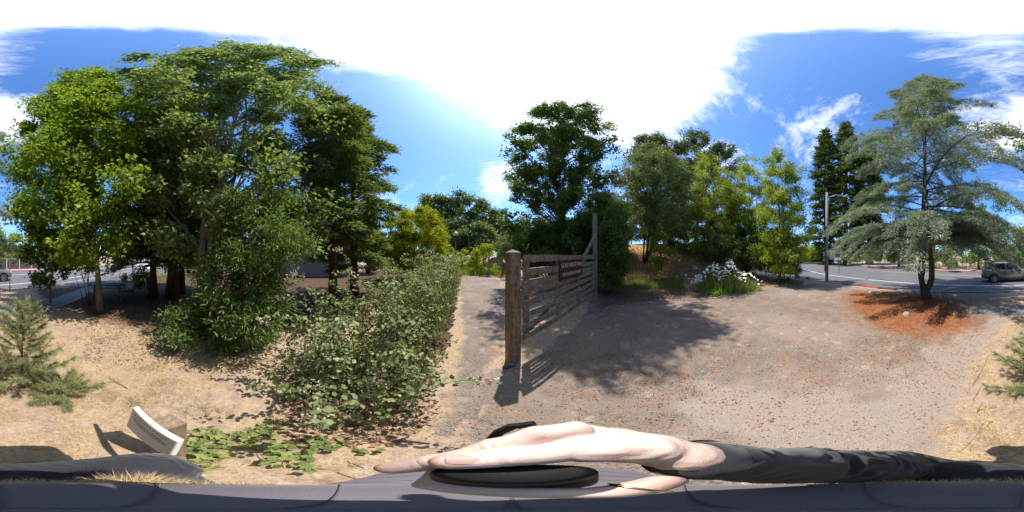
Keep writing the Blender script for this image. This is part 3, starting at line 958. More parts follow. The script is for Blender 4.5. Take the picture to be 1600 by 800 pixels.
# behind the bramble and along the path
broad_tree('lime_bush', 'big rounded yellow-green bush beyond the bramble beside the path', 'bush', (-8.4, 12.3),
           [(330, 632, 668, 14.8), (340, 610, 686, 14.8), (360, 598, 692, 14.8), (385, 592, 694, 14.8), (410, 595, 690, 14.8), (425, 600, 685, 14.8)],
           LM['lime'], BK['twig'], 1300, 36, .32, .26, .20, .05, 40, KITE, .42, .2, -.25, seed=41, up=.2)
broad_tree('dark_round_bush', 'dark round evergreen bush left of the lime bush in shade', 'bush', (-10.3, 11.3),
           [(370, 585, 640, 15), (390, 580, 650, 15), (420, 582, 645, 15)], LM['hedge'], BK['twig'], 200, 30, .35, .14, .55, .05, 14, seed=42)
for k, (rows, base, lab, mt) in enumerate((
        ([(308, 662, 690, 36), (320, 655, 702, 36), (345, 652, 710, 36), (380, 655, 710, 36)], (-20.5, 30.0), 'dark round-topped tree behind the globe lamp, left one', 'dark_broad'),
        ([(302, 708, 738, 38), (315, 690, 758, 38), (345, 688, 768, 38), (385, 690, 768, 38)], (-11.8, 36.0), 'dark round-topped tallest tree right behind the globe lamp', 'dark_broad'),
        ([(332, 762, 790, 40), (345, 750, 800, 40), (370, 745, 805, 40), (395, 748, 800, 40)], (-3.5, 40.0), 'dark low tree behind the carved wooden board', 'dark_broad'),
        ([(345, 690, 730, 32), (365, 680, 745, 32), (395, 684, 740, 32)], (-11.5, 30.0), 'grey-green bushy tree just behind the globe lamp', 'olive'),
        ([(355, 730, 760, 31), (370, 722, 770, 31), (395, 725, 765, 31)], (-7.6, 30.2), 'grey-green bush behind the yellow shrub by the board', 'olive'))):
    broad_tree('background_tree', lab, 'tree', base, rows, LM[mt], BK['brown'], 480, 36, .9, .46, .7, .2, 14, KITE, .42, .22, .2, seed=50 + k, group='trees at the end of the path')
for k, (px, d, top, half, lab) in enumerate(((757, 18.5, 372, 17, 'bright yellow-green shrub beside the carved wooden board'), (722, 23, 388, 17, 'yellow-green shrub right behind the globe lamp post'),
                                       (700, 22, 383, 10, 'small yellow shrub beside the lime bush'), (742, 20, 395, 12, 'low yellow shrub left of the bright shrub by the board'))):
    x, y = d * math.sin(R_((px - 800) * .225)), d * math.cos(R_((px - 800) * .225))
    broad_tree('yellow_shrub', lab, 'shrub', (x, y), [(top, px - 5, px + 5, d), (top + 8, px - half * .7, px + half * .7, d), (top + 22, px - half, px + half, d), (420, px - half, px + half, d)],
               LM['lime'], BK['twig'], 130, 26, .28, .2, .4, .03, 14, KITE, .5, .25, -.1, seed=60 + k, group='yellow shrubs along the path')
# the back-lit tree behind the gate
broad_tree('backlit_tree', 'tall dark back-lit tree standing behind the gate', 'tree', (3.5, 11.6),
           [(168, 868, 900, 11.6), (180, 838, 928, 11.7), (205, 812, 942, 11.8), (235, 788, 946, 12), (270, 784, 948, 12), (305, 796, 944, 12), (335, 800, 955, 12), (365, 800, 960, 12), (392, 815, 945, 12)],
           LM['dark_broad'], BK['brown'], 1350, 46, .38, .19, .62, .17, 60, KITE, .52, .3, .2, seed=71)
for k, (rows, base, lab, mt) in enumerate((
        ([(335, 800, 860, 16), (360, 792, 880, 16), (385, 795, 880, 16), (410, 800, 880, 16)], (1.9, 15.8), 'yellow-green bushes behind the near half of the gate', 'olive'),
        ([(345, 860, 910, 15), (370, 850, 930, 15), (395, 850, 930, 15), (412, 855, 925, 15)], (5.0, 14.2), 'shaded olive bush behind the gate under the back-lit tree', 'hedge'),
        ([(330, 945, 968, 8.6), (350, 932, 980, 8.6), (385, 930, 985, 8.6), (420, 932, 982, 8.6), (445, 938, 975, 8.6)], (5.4, 7.1), 'dense dark green shrub beside the tall gate post', 'hedge'),
        ([(300, 930, 960, 11), (325, 915, 975, 11), (350, 912, 980, 11), (385, 915, 975, 11)], (6.4, 9.2), 'leafy shrub arching behind the tall gate post', 'walnut'),
        ([(352, 800, 860, 10.5), (372, 790, 880, 10.5), (400, 790, 880, 10.5), (432, 795, 880, 10.5)], (1.5, 10.3), 'shaded leafy thicket behind the near part of the gate', 'dark_broad'),
        ([(340, 872, 920, 11), (365, 860, 940, 11), (400, 860, 945, 11), (432, 865, 940, 11)], (4.2, 9.9), 'shaded leafy thicket behind the far part of the gate', 'dark_broad'),
        ([(368, 782, 800, 23), (380, 776, 806, 23), (400, 778, 804, 23), (418, 780, 804, 23)], (-1.0, 23.2), 'small bush behind the near gate post', 'olive'))):
    broad_tree('gate_shrub', lab, 'shrub', base, rows, LM[mt], BK['twig'], 560, 34, .32, .15, .45, .03, 26, KITE, .48, .25, .2, seed=80 + k, group='shrubs behind the gate')
# on the bank
broad_tree('oak_tree', 'grey-green spreading tree with several stems on the dry bank', 'tree', (10.3, 9.5),
           [(232, 1002, 1040, 14), (250, 980, 1065, 14), (280, 962, 1082, 14), (315, 958, 1086, 14), (345, 962, 1085, 14), (370, 975, 1075, 14)],
           LM['olive'], BK['brown'], 1300, 36, .42, .16, .5, .12, 60, KITE, .5, .28, .2, seed=91, stems=[(0, 0, .12), (.4, .2, .09), (-.35, .1, .09), (.1, -.3, .07)])
for k, (rows, base, lab) in enumerate((
        ([(212, 1008, 1032, 27), (225, 990, 1045, 27), (255, 980, 1060, 27), (300, 985, 1060, 27), (345, 990, 1060, 27)], (20.5, 17.5), 'dark live oak at the top of the bank, left of its pair'),
        ([(218, 1050, 1105, 28), (230, 1040, 1130, 28), (255, 1040, 1155, 28), (300, 1045, 1160, 28), (350, 1050, 1150, 28)], (25.3, 12.0), 'broad dark live oak at the top of the bank, right of its pair'))):
    broad_tree('live_oak', lab, 'tree', base, rows, LM['oak'], BK['brown'], 900, 44, .75, .34, .6, .25, 40, KITE, .42, .3, .1, seed=95 + k, group='dark oaks behind the bank')
for k, (rows, base, lab, n) in enumerate((
        ([(238, 1095, 1108, 15.5), (265, 1080, 1130, 15.5), (295, 1070, 1160, 15.5), (330, 1068, 1175, 15.5), (365, 1072, 1175, 15.5), (395, 1078, 1172, 15.5), (412, 1085, 1165, 15.5)], (14.6, 5.6), 'light green feathery tree behind the daisy clump', 1350),
        ([(250, 1155, 1180, 15), (280, 1140, 1200, 15), (320, 1130, 1215, 15), (360, 1130, 1220, 15), (395, 1130, 1220, 15), (418, 1135, 1215, 15)], (14.9, 2.4), 'light green feathery tree right of the daisy clump', 1100),
        ([(232, 1208, 1224, 11.5), (260, 1195, 1245, 11.5), (300, 1188, 1258, 11.5), (340, 1188, 1262, 11.5), (380, 1186, 1260, 11.5), (410, 1188, 1255, 11.5), (425, 1195, 1245, 11.5)], (11.6, -.9), 'slender light green tree with dark stems next to the road', 950))):
    broad_tree('walnut_tree', lab, 'tree', base, rows, LM['walnut'], BK['brown'], n, 30, .30, .15, .42, .06, 44, KITE, .55, .35, .1, seed=101 + k, group='young feathery trees by the lot',
               stems=[(0, 0, .06), (.22, .1, .045), (-.2, .15, .04), (.05, -.25, .035)])
for k, (px, d, top, bot, half, mt, lab) in enumerate(((1045, 19, 335, 395, 34, 'oak', 'dark undergrowth at the top of the bank behind the grey-green tree'), (1090, 17, 320, 405, 36, 'walnut', 'olive undergrowth on the bank left of the feathery trees'),
        (1135, 16, 335, 415, 36, 'oak', 'dark undergrowth on the bank behind the feathery trees'), (1180, 16, 330, 425, 36, 'walnut', 'light green undergrowth between the two right feathery trees'),
        (1222, 14, 355, 428, 28, 'hedge', 'dark green undergrowth behind the slender roadside tree'), (955, 16, 330, 400, 28, 'hedge', 'dark undergrowth behind the tall gate post'), (1000, 22, 330, 378, 30, 'oak', 'dark undergrowth at the top of the bare bank'))):
    az = R_((px - 800) * .225)
    broad_tree('undergrowth', lab, 'bush', (d * math.sin(az), d * math.cos(az)), [(top, px - half * .5, px + half * .4, d), (top + (bot - top) * .3, px - half * .9, px + half * .85, d), (top + (bot - top) * .7, px - half, px + half, d), (bot, px - half * .9, px + half * .9, d)],
               LM[mt], BK['twig'], 480, 34, .38, .19, .5, .03, 18, KITE, .45, .28, .15, seed=170 + k, group='undergrowth on the bank')
broad_tree('bank_sapling', 'small bright green sapling on the dry bank', 'sapling', (9.2, 7.0),
           [(362, 1024, 1036, 11.6), (380, 1012, 1050, 11.6), (400, 1012, 1052, 11.6), (422, 1020, 1046, 11.6)], LM['walnut'], BK['twig'], 90, 28, .22, .15, .45, .02, 14, seed=105)
broad_tree('shaded_bush', 'dark shaded bush low under the roadside tree', 'bush', (13.0, -1.7),
           [(395, 1205, 1240, 12.8), (412, 1200, 1255, 12.8), (430, 1205, 1250, 12.8)], LM['hedge'], BK['twig'], 120, 26, .22, .12, .5, .02, 14, seed=106)
broad_tree('shaded_bush', 'dense brown-green undergrowth below the feathery trees', 'bush', (13.0, 2.9),
           [(370, 1085, 1180, 13.8), (395, 1080, 1195, 13.8), (430, 1085, 1195, 13.8)], LM['oak'], BK['twig'], 300, 26, .3, .13, .5, .02, 14, seed=107)
# beyond the road
for k, (px, d, top, r, lab) in enumerate(((1290, 40, 203, 3.6, 'tall dark redwood across the road, left of the three'), (1322, 39, 192, 4.2, 'tall dark redwood across the road, middle of the three'),
                                    (1358, 40, 225, 4.4, 'tall dark redwood across the road, behind the blue cedar'))):
    az = R_((px - 800) * .225)
    conifer('redwood_tree', lab, 'tree', (d * math.sin(az), d * math.cos(az)), d * math.tan(R_((400 - top) * .225)) + 2, [(0, r * .8), (.2, r), (.5, r * .9), (.8, r * .55), (1, .3)],
            LM['far_redwood'], BK['red'], .6, 130, 10, .85, .34, .3, .06, 'tall redwoods across the road', .2, .5, seed=111 + k, per=4, spray=.45)
FAR = [(1530, 27, 282, 60, 'dark_broad', 'broad dark green tree across the road behind the cedar', 260), (1460, 30, 330, 46, 'hedge', 'dark tree across the road behind the cedar trunk', 200),
       (1405, 29, 345, 40, 'hedge', 'dark low tree across the road left of the cedar trunk', 180), (1260, 55, 360, 16, 'dark_broad', 'small distant tree by the far house', 90),
       (1598, 34, 352, 14, 'walnut', 'light green tree across the road behind the parked-side car', 90),
       (20, 32, 362, 22, 'walnut', 'pale green street tree behind the dark road sign', 120), (62, 33, 348, 26, 'walnut', 'pale green street tree across the road behind the young tree', 130),
       (120, 38, 355, 26, 'hedge', 'dark green tree across the road behind the maple', 110), (190, 45, 365, 26, 'walnut', 'distant pale tree beyond the parking apron', 110), (262, 34, 372, 26, 'lime', 'yellow-green bush beyond the parking apron', 110),
       (330, 30, 350, 34, 'hedge', 'dark green tree beyond the redwoods on the left', 150), (420, 34, 330, 40, 'hedge', 'dark green tree behind the grey house, left side', 170), (575, 34, 345, 34, 'hedge', 'dark green tree behind the lime bush', 150)]
for k, (px, d, top, half, mt, lab, n) in enumerate(FAR):
    az = R_((px - 800) * .225)
    broad_tree('distant_tree', lab, 'tree', (d * math.sin(az), d * math.cos(az)),
               [(top, px - half * .35, px + half * .35, d), (top + (400 - top) * .2, px - half * .8, px + half * .8, d), (top + (400 - top) * .55, px - half, px + half, d), (398, px - half * .85, px + half * .85, d), (408, px - half * .6, px + half * .6, d)],
               LM[mt], BK['brown'], n, 36, d * .028, d * .0115, .65, .2, 14, KITE, .42, .25, .2, seed=130 + k, group='trees far across the road and lot')
for k, (px, d, half, mt, lab) in enumerate(((1265, 46, 14, 'lime', 'low yellow-green hedge by the far house'), (1290, 44, 14, 'hedge', 'low green hedge across the road behind the pole'), (1320, 36, 26, 'hedge', 'low dark hedge under the tall redwoods'),
                                      (1380, 29, 30, 'hedge', 'low dark hedge across the road left of the cedar trunk'), (1440, 25.5, 34, 'hedge', 'low dark hedge across the road behind the cedar trunk'), (1510, 23.8, 40, 'hedge', 'low dark hedge across the road beside the car'),
       (1575, 24.2, 28, 'hedge', 'low dark hedge across the road behind the car roof'), (90, 33, 34, 'hedge', 'low dark hedge beyond the fence'), (300, 26, 30, 'hedge', 'low hedge beyond the left redwoods'), (370, 24, 34, 'hedge', 'low shaded hedge behind the lance-leaf shrub'), (590, 26, 30, 'hedge', 'low hedge behind the lime bush'))):
    az = R_((px - 800) * .225)
    broad_tree('hedge', lab, 'hedge', (d * math.sin(az), d * math.cos(az)), [(387, px - half * .8, px + half * .8, d), (396, px - half, px + half, d), (409 if d > 26 else 416, px - half, px + half, d)],
               LM[mt], BK['twig'], 190, 30, d * .017, d * .009, .6, .03, 8, seed=150 + k, group='hedges across the road')

# ------------------------------------------------------------------ the blue cedar
CX, CYY = 4.53, -6.5
def cedar_fork(mb, x, y, z):
    # short bole forking into two upright stems
    mb.tube([(x - .08, y - .05, z - .1), (x - .03, y, z + .25), (x, y, z + .5)], [.34, .25, .24], 12)
    lft = np.array((math.cos(R_(145)), -math.sin(R_(145)), 0)) * -1      # image-left of the trunk
    rt = np.array((-.82, -.57, 0))
    a = np.array((x, y, z + .45))
    mb.tube([a - rt * .02, a - rt * .14 + (0, 0, .35), a - rt * .20 + (0, 0, .8), a - rt * .16 + (0, 0, 1.8), (x, y, z + 6), (x + .03, y, z + 12), (x, y, z + 17.6)], [.17, .155, .145, .13, .10, .06, .012], 10)
    mb.tube([a + rt * .02, a + rt * .22 + (0, 0, .22), a + rt * .34 + (0, 0, .55), a + rt * .34 + (0, 0, 1.1), a + rt * .22 + (0, 0, 2.4), (x - .05, y - .1, z + 5.5)], [.17, .165, .16, .14, .11, .04], 10)
    mb.tube([a - rt * .1 + (0, 0, .5), a - rt * .02 + (0, 0, .9), a - rt * .01 + (0, 0, 2.0)], [.05, .05, .04], 7)
def cedar_bias(az, h):
    # az measured like a compass; the side towards image-right and camera carries longer low boughs
    tow = math.cos(az - math.atan2(-CX - 3.5, -CYY * .2))
    return 1.0 + (.12 * tow if h < .4 else 0)
ex = []
for k, (h, azd, Rr, dr) in enumerate([(.175, 250, 4.6, .30), (.165, 262, 4.2, .34), (.20, 238, 5.2, .27), (.21, 275, 4.8, .30), (.15, 225, 3.8, .34), (.16, 290, 3.4, .36),
                                      (.15, 60, 3.0, .34), (.165, 35, 3.6, .33), (.18, 15, 3.8, .3), (.15, 340, 2.6, .36), (.16, 315, 2.8, .36), (.2, 48, 4.6, .28), (.21, 330, 3.6, .3)]):
    ex.append((h, R_(azd), Rr, dr))
for k in range(20):
    ex.append((random.uniform(.15, .20), R_(215 + k * 9.9 + random.uniform(-4, 4)), random.uniform(2.4, 4.6), random.uniform(.14, .24)))
conifer('cedar_tree', 'blue-green cedar with forked trunk standing on orange needle litter', 'tree', (CX, CYY), 18.2,
        [(0, 3.4), (.16, 4.9), (.28, 5.2), (.42, 4.5), (.58, 3.5), (.74, 2.2), (.88, .95), (1, .08)], LM['cedar'], BK['cedar'], .25, 138, 66, .105, .026, .20, .15, None, .20, .20,
        tip_droop=.20, fork=cedar_fork, seed=161, per=8, spray=.075, thick=.06, zpow=1.08, azbias=cedar_bias, extra=ex, vary=(.42, 1.12))

# ------------------------------------------------------------------ bramble beside the path
def volume_points(lobes, n, shell=.5, seed=0, zmin=.03):
    r2 = np.random.default_rng(seed)
    L = np.array(lobes, float)
    w = (L[:, 3] * L[:, 4] * L[:, 5]) ** .8
    k = r2.choice(len(L), n, p=w / w.sum())
    d = unit(r2.normal(0, 1, (n, 3)))
    f = r2.random(n)[:, None] ** shell
    C = L[k, :3] + d * f * L[k, 3:6]
    keep = C[:, 2] > zmin
    return C[keep], d[keep]

BR = [(-1.02, .98, .26, .38, .38, .38), (-1.55, .60, .22, .52, .40, .34), (-1.12, 1.50, .45, .50, .5, .50), (-1.75, 1.05, .60, .58, .5, .74), (-2.15, .80, .62, .58, .52, .76), (-1.45, 2.1, .72, .66, .75, .76), (-2.15, 1.6, .82, .70, .64, .88), (-2.6, 1.25, .60, .50, .5, .75),
      (-2.35, 2.4, .90, .78, .8, 1.0), (-1.72, 3.1, .95, .60, .8, .92), (-2.5, 3.4, 1.05, .85, .9, 1.1), (-2.15, 4.5, 1.05, .66, .95, 1.05), (-2.8, 4.7, 1.1, .7, .9, 1.1), (-2.5, 5.8, 1.15, .66, 1.0, 1.15), (-3.0, 7.2, 1.15, .7, 1.1, 1.2), (-3.4, 8.6, 1.1, .75, 1.2, 1.1)]
BR = [(a, b, c * .95, p * .86, q * .90, r * .90) for a, b, c, p, q, r in BR]
_lr = np.random.default_rng(77)
for _l in list(BR):                                   # loose shoots bulging out of the mass
    for _k in range(5):
        _d = unit(_lr.normal(0, 1, 3) * (1, 1, .8) + np.array((-.15, 0, .45)))
        BR.append((_l[0] + _d[0] * _l[3] * 1.0, _l[1] + _d[1] * _l[4] * 1.0, max(.12, _l[2] + _d[2] * _l[5] * 1.08), *(_lr.uniform(.06, .24, 3) * (1, 1, 1.5))))
bramble = thing('bramble_bush', 'large sprawling bramble bush with grey-green leaves along the gravel path', 'bush', (-1.7, 2.2, 0))
def build_bramble():
    C, o = volume_points(BR, 8600, .45, 5)
    near = np.hypot(C[:, 0], C[:, 1]) < 3.0
    # compound leaf of three to five leaflets at each point
    allC, allD, allN, allL, T = [], [], [], [], []
    for k in range(4):
        a = (k - 1.5) * .95
        tang = unit(np.cross(o, rnd_dirs(len(C)) + np.array((0, 0, 1.2))))
        bt = np.cross(o, tang)
        D = tang * math.cos(a) + bt * math.sin(a) + o * .25 + np.array((0, 0, -.1))
        allC.append(C + rng.normal(0, .012, C.shape)); allD.append(D)
        allN.append(unit(o * .9 + rnd_dirs(len(C)) * .55 + np.array((0, 0, .65))))
        allL.append(np.where(near, .048, .060) * rng.uniform(.45, 1.35, len(C)))
        T.append(np.clip(rng.random(len(C)) * .5 + .5 * rng.random(), 0, 1) if False else rng.random(len(C)))
    Cc, Dd, Nn, Ll = map(np.concatenate, (allC, allD, allN, allL))
    ob = leaves('foliage', Cc, Dd, Nn, Ll, Ll * .75, OVAL, LM['bramble'], bramble, 'stuff', np.concatenate(T))
    # brown spent flower heads and dry bits
    Cb, ob_ = volume_points(BR, 8500, .22, 6, .1)
    sel = np.sin(Cb[:, 0] * 5 + Cb[:, 1] * 3.1) > .1
    Cb, ob_ = Cb[sel], ob_[sel]
    leaves('spent_flower', Cb + ob_ * .03, rnd_dirs(len(Cb)), rnd_dirs(len(Cb)), .027, .016, KITE, LM['bramble_brown'], bramble, 'stuff')
    mb = MB()
    for k in range(150):
        l = BR[int(rng.integers(16))]
        b = np.array((l[0] + rng.normal(0, .15), l[1] + rng.normal(0, .2), .0))
        e = np.array(l[:3]) + unit(rng.normal(0, 1, 3)) * np.array(l[3:6]) * .95
        e[2] = max(e[2], .1)
        u = np.linspace(0, 1, 7)[:, None]
        m = (b + e) / 2 + np.array((0, 0, .35))
        mb.tube(b * (1 - u) ** 2 + 2 * m * u * (1 - u) + e * u * u, np.linspace(.006, .0025, 7), 4, cap=False)
    mb.build('cane', BK['twig'], bramble, smooth=True)['kind'] = 'stuff'
    # individually visible big leaves on the near face
    shared = [bpy.data.meshes.new('leaf') for _ in range(3)]
    t, f = OVAL
    for k, me in enumerate(shared):
        sc = (.052, .060, .068)[k]
        me.from_pydata([(p[0] * sc, p[1] * sc * .8, p[2] * sc + .004 * k * math.sin(i)) for i, p in enumerate(t)], [], [tuple(int(q) for q in r) for r in f])
        a = me.attributes.new('rnd', 'FLOAT', 'POINT')
        a.data.foreach_set('value', [(.35, .65, .95)[k]] * len(t))
        me.materials.append(LM['bramble'])
    Cn, on = volume_points(BR[:5], 900, .08, 9, .05)
    view = unit(np.array((0, 0, H)) - Cn)
    ok = (np.sum(view * on, 1) > .35)
    Cn, on = Cn[ok][:210], on[ok][:210]
    for c, n_ in zip(Cn, on):
        o_ = bpy.data.objects.new('leaf', shared[int(rng.integers(3))])
        COL.objects.link(o_)
        o_.parent = bramble
        nn = Vector(unit(n_ * .7 + np.array((0, 0, .6)) + rng.normal(0, .35, 3)))
        q = nn.to_track_quat('Z', 'Y')
        o_.rotation_euler = (q @ Vector((0, 0, 1)).rotation_difference(Vector((0, 0, 1)))).to_euler()
        o_.rotation_euler.rotate_axis('Z', rng.uniform(0, 6.28))
        o_.location = tuple(c + n_ * .02 - origin(bramble))
    # arching flowering canes
    CAN = [((540, 470, 3.2), (555, 395, 3.3), (524, 388, 3.2), 1), ((500, 480, 2.7), (470, 415, 2.6), (452, 432, 2.5), 1), ((480, 500, 2.3), (440, 490, 2.2), (405, 502, 2.1), 1),
           ((545, 470, 3.1), (548, 415, 3.1), (548, 425, 3.0), 1), ((600, 450, 4.2), (634, 392, 4.4), (637, 398, 4.2), 0), ((470, 560, 1.9), (425, 575, 1.85), (415, 590, 1.8), 0)]
    CAN = [(at(*a), at(*b), at(*c), f_) for a, b, c, f_ in CAN]
    for k in range(52):
        l = BR[int(rng.integers(16))]
        az_ = rng.uniform(0, 6.28)
        a = np.array(l[:3]) + np.array((math.cos(az_) * l[3] * .6, math.sin(az_) * l[4] * .6, l[5] * .6))
        L_ = rng.uniform(.35, .75)
        b = a + np.array((math.cos(az_) * L_ * .4, math.sin(az_) * L_ * .4, L_ * .75))
        CAN.append((a, b, b + np.array((math.cos(az_) * L_ * .6, math.sin(az_) * L_ * .6, -.15 * L_)), int(k % 3 == 0)))
    for a, b, c, fl in CAN:
        u = np.linspace(0, 1, 14)[:, None]
        pp = a * (1 - u) ** 2 + 2 * b * u * (1 - u) + c * u * u
        MB().tube(pp, np.linspace(.006, .0025, 14), 5, cap=False).build('flowering_cane', BK['twig'], bramble, smooth=True)
        n = 34
        q = rng.uniform(.1, 1, n)
        cc = np.stack([np.interp(q, u[:, 0], pp[:, j]) for j in range(3)], 1) + rng.normal(0, .025, (n, 3))
        leaves('cane_leaf', cc, rnd_dirs(n), unit(rnd_dirs(n) * .5 + np.array((0, 0, 1))), .062, .046, OVAL, LM['bramble'], bramble, 'stuff')
        if fl:
            n = 46
            cc = pp[-1] + rng.normal(0, .034, (n, 3)) + (pp[-3] - pp[-1]) * rng.random((n, 1)) * 1.2
            leaves('blossom', cc, rnd_dirs(n), rnd_dirs(n), .024, .018, OVAL, LM['petal'], bramble, 'stuff')
build_bramble()

# creeping vine on the ground
vine = thing('ground_vine', 'low leafy vine creeping on the dirt beside the small sign', 'vine', (-1.05, -.1, 0))
def build_vine():
    shared = []
    t, f = LOBED
    for k in range(3):
        me = bpy.data.meshes.new('leaf')
        sc = (.05, .06, .072)[k]
        me.from_pydata([(p[0] * sc, p[1] * sc * 1.05, p[2] * sc) for p in t], [], [tuple(int(q) for q in r) for r in f])
        a = me.attributes.new('rnd', 'FLOAT', 'POINT'); a.data.foreach_set('value', [(.2, .55, .9)[k]] * len(t))
        me.materials.append(LM['vine'])
        shared.append(me)
    mb = MB()
    for k in range(20):
        px = random.uniform(300, 490); py = 700 - 14 * math.sin((px - 300) / 190 * 3.1) + random.uniform(-12, 10)
        x, y = P(px, py)
        a = random.uniform(0, 6.28)
        pts = [(x + math.cos(a + .25 * i * random.uniform(-1, 1)) * .055 * i, y + math.sin(a) * .055 * i, .035 + .03 * math.sin(i * 1.1)) for i in range(7)]
        mb.tube(pts, .0025, 4, cap=False)
        for p in pts:
            for r in range(2):
                o_ = bpy.data.objects.new('leaf', shared[random.randrange(3)])
                COL.objects.link(o_); o_.parent = vine
                o_.location = tuple(np.array(p) + rng.normal(0, .02, 3) * (1, 1, .4) + (0, 0, .025) - origin(vine))
                o_.rotation_euler = (random.uniform(-.5, .5), random.uniform(-.5, .5), random.uniform(0, 6.28))
    mb.build('vine_stem', BK['twig'], vine)['kind'] = 'stuff'
build_vine()

# young pine close to the camera
def build_pine(name, label, base, h, spread, seed, n_wh=9, per=44, nl=.075, low=.08):
    r2 = np.random.default_rng(seed)
    bx, by = base; bz = tz(bx, by)
    t = thing(name, label, 'sapling', (bx, by, bz))
    mb = MB()
    u = np.linspace(0, 1, 8)
    st = np.stack([bx + .03 * np.sin(u * 4), by + .03 * np.cos(u * 3), bz - .03 + h * u], 1)
    mb.tube(st, np.linspace(.024, .005, 8), 6)
    C, D = [], []
    def needles(p, q, n):
        w = r2.random(n)[:, None]
        ax = unit(q - p)
        C.append(p + (q - p) * w)
        D.append(unit(ax * r2.uniform(.5, 1.1, (n, 1)) + r2.normal(0, .55, (n, 3))))
    for k in range(n_wh):
        hh = low + (1 - low) * (k / n_wh) ** .9
        nb = 5 if k < n_wh - 2 else 4
        for b in range(nb):
            az = b * 6.283 / nb + k * .7 + r2.uniform(-.35, .35)
            L = spread * (1.05 - hh) * r2.uniform(.55, 1.15) + .10
            s = np.array([np.interp(hh, u, st[:, j]) for j in range(3)])
            v = np.linspace(0, 1, 6)[:, None]
            d = np.array((math.sin(az), math.cos(az), 0))
            br = s + d * L * v + np.array((0, 0, 1.)) * (L * (.15 * v + .45 * v ** 2) * (1 if hh > .2 else .35))
            mb.tube(br, np.linspace(.008, .003, 6), 4, cap=False)
            for i in range(2, 6):
                needles(br[i - 1], br[i], int(per * L * 1.2))
                for sd in (-1, 1):
                    tw = br[i] + (np.array((d[1] * sd, -d[0] * sd, .3)) * .6 + d * .8) * L * .25 * (1.2 - i / 6)
                    mb.tube([br[i], tw], [.004, .002], 3, cap=False)
                    needles(br[i], tw, int(per * .75 * L + 6))
    needles(st[-2], st[-1] + np.array((0, 0, .05)), 70)
    C, D = np.concatenate(C), np.concatenate(D)
    n = len(C)
    leaves('foliage', C, D, rnd_dirs(n), nl * r2.uniform(.6, 1.3, n), .0052, NEEDLE, LM['pine'], t)
    mb.build('trunk', BK['twig'], t, smooth=True)
build_pine('pine_sapling', 'young pine sapling growing in the dry straw at the left edge', (-.30, -2.02), 1.58, .60, 3, 11, 110)
build_pine('pine_sapling', 'knee-high pine seedling lying low in the straw right of the young pine', (-.74, -1.74), .30, .40, 4, 5, 130, low=.2)
build_pine('pine_sapling', 'slim pine seedling tip beside the paved path', (-.62, -4.2), .85, .30, 5, 7, 120, low=.3)

# ------------------------------------------------------------------ grasses, daisies
def blades(name, xy, hgt, mat, lean=.35, w=.008, label=None, cat=None, z=None):
    n = len(xy)
    zz = terrain(xy[:, 0], xy[:, 1])
    C = np.stack([xy[:, 0], xy[:, 1], zz], 1)
    D = unit(rng.normal(0, lean, (n, 3)) * (1, 1, .2) + np.array((0, 0, 1)))
    N = rng.normal(0, 1, (n, 3)); N[:, 2] *= .2
    o = leaves(name, C, D, unit(N), hgt * rng.uniform(.5, 1.3, n), w * rng.uniform(.7, 1.3, n), BLADE, mat, None, 'stuff')
    if label: props(o, label, cat)
    return o
def scatter_px(x0, x1, y0, y1, n, fn=None):
    px = rng.uniform(x0, x1, n); py = rng.uniform(y0, y1, n)
    d = H / np.tan(np.radians((py - 400) * .225)); az = np.radians((px - 800) * .225)
    return np.stack([d * np.sin(az), d * np.cos(az)], 1)
def scatter_polar(azpx, dr, n):
    az = np.radians((rng.uniform(*azpx, n) - 800) * .225); d = np.sqrt(rng.uniform(dr[0] ** 2, dr[1] ** 2, n))
    return np.stack([d * np.sin(az), d * np.cos(az)], 1)
blades('green_grass', scatter_polar((962, 1068), (9.9, 11.6), 5200), .22, LM['grass'], .4, .014, 'green grass strip at the foot of the dry bank', 'grass')
blades('dry_grass', scatter_polar((965, 1200), (10.8, 16), 9000), .34, MAT['straw'], .45, .016, 'tall dry tan grass on the bank', 'grass')
blades('tall_grass', np.concatenate([scatter_polar((694, 752), (17, 27), 6500), scatter_polar((752, 795), (17.6, 27), 4200)]), .55, LM['grass'], .3, .035, 'tall green grass along the path end', 'grass')
blades('verge_grass', np.concatenate([scatter_polar((1205, 1255), (11.5, 13), 500), scatter_polar((230, 330), (13, 24), 2500)]), .22, LM['grass'], .4, .03, 'patchy green grass beyond the redwoods and by the road', 'grass')
tuft_c = [P(245, 600), P(247, 575), P(225, 575), P(300, 640), P(330, 650), P(1535, 668), P(1532, 640), P(210, 632), P(120, 530), P(440, 660)]
tx = np.concatenate([np.array(c) + rng.normal(0, .07, (45, 2)) for c in tuft_c])
blades('grass_tuft', tx, .09, LM['grass'], .8, .006, 'small green grass tufts scattered in the dry straw', 'grass')

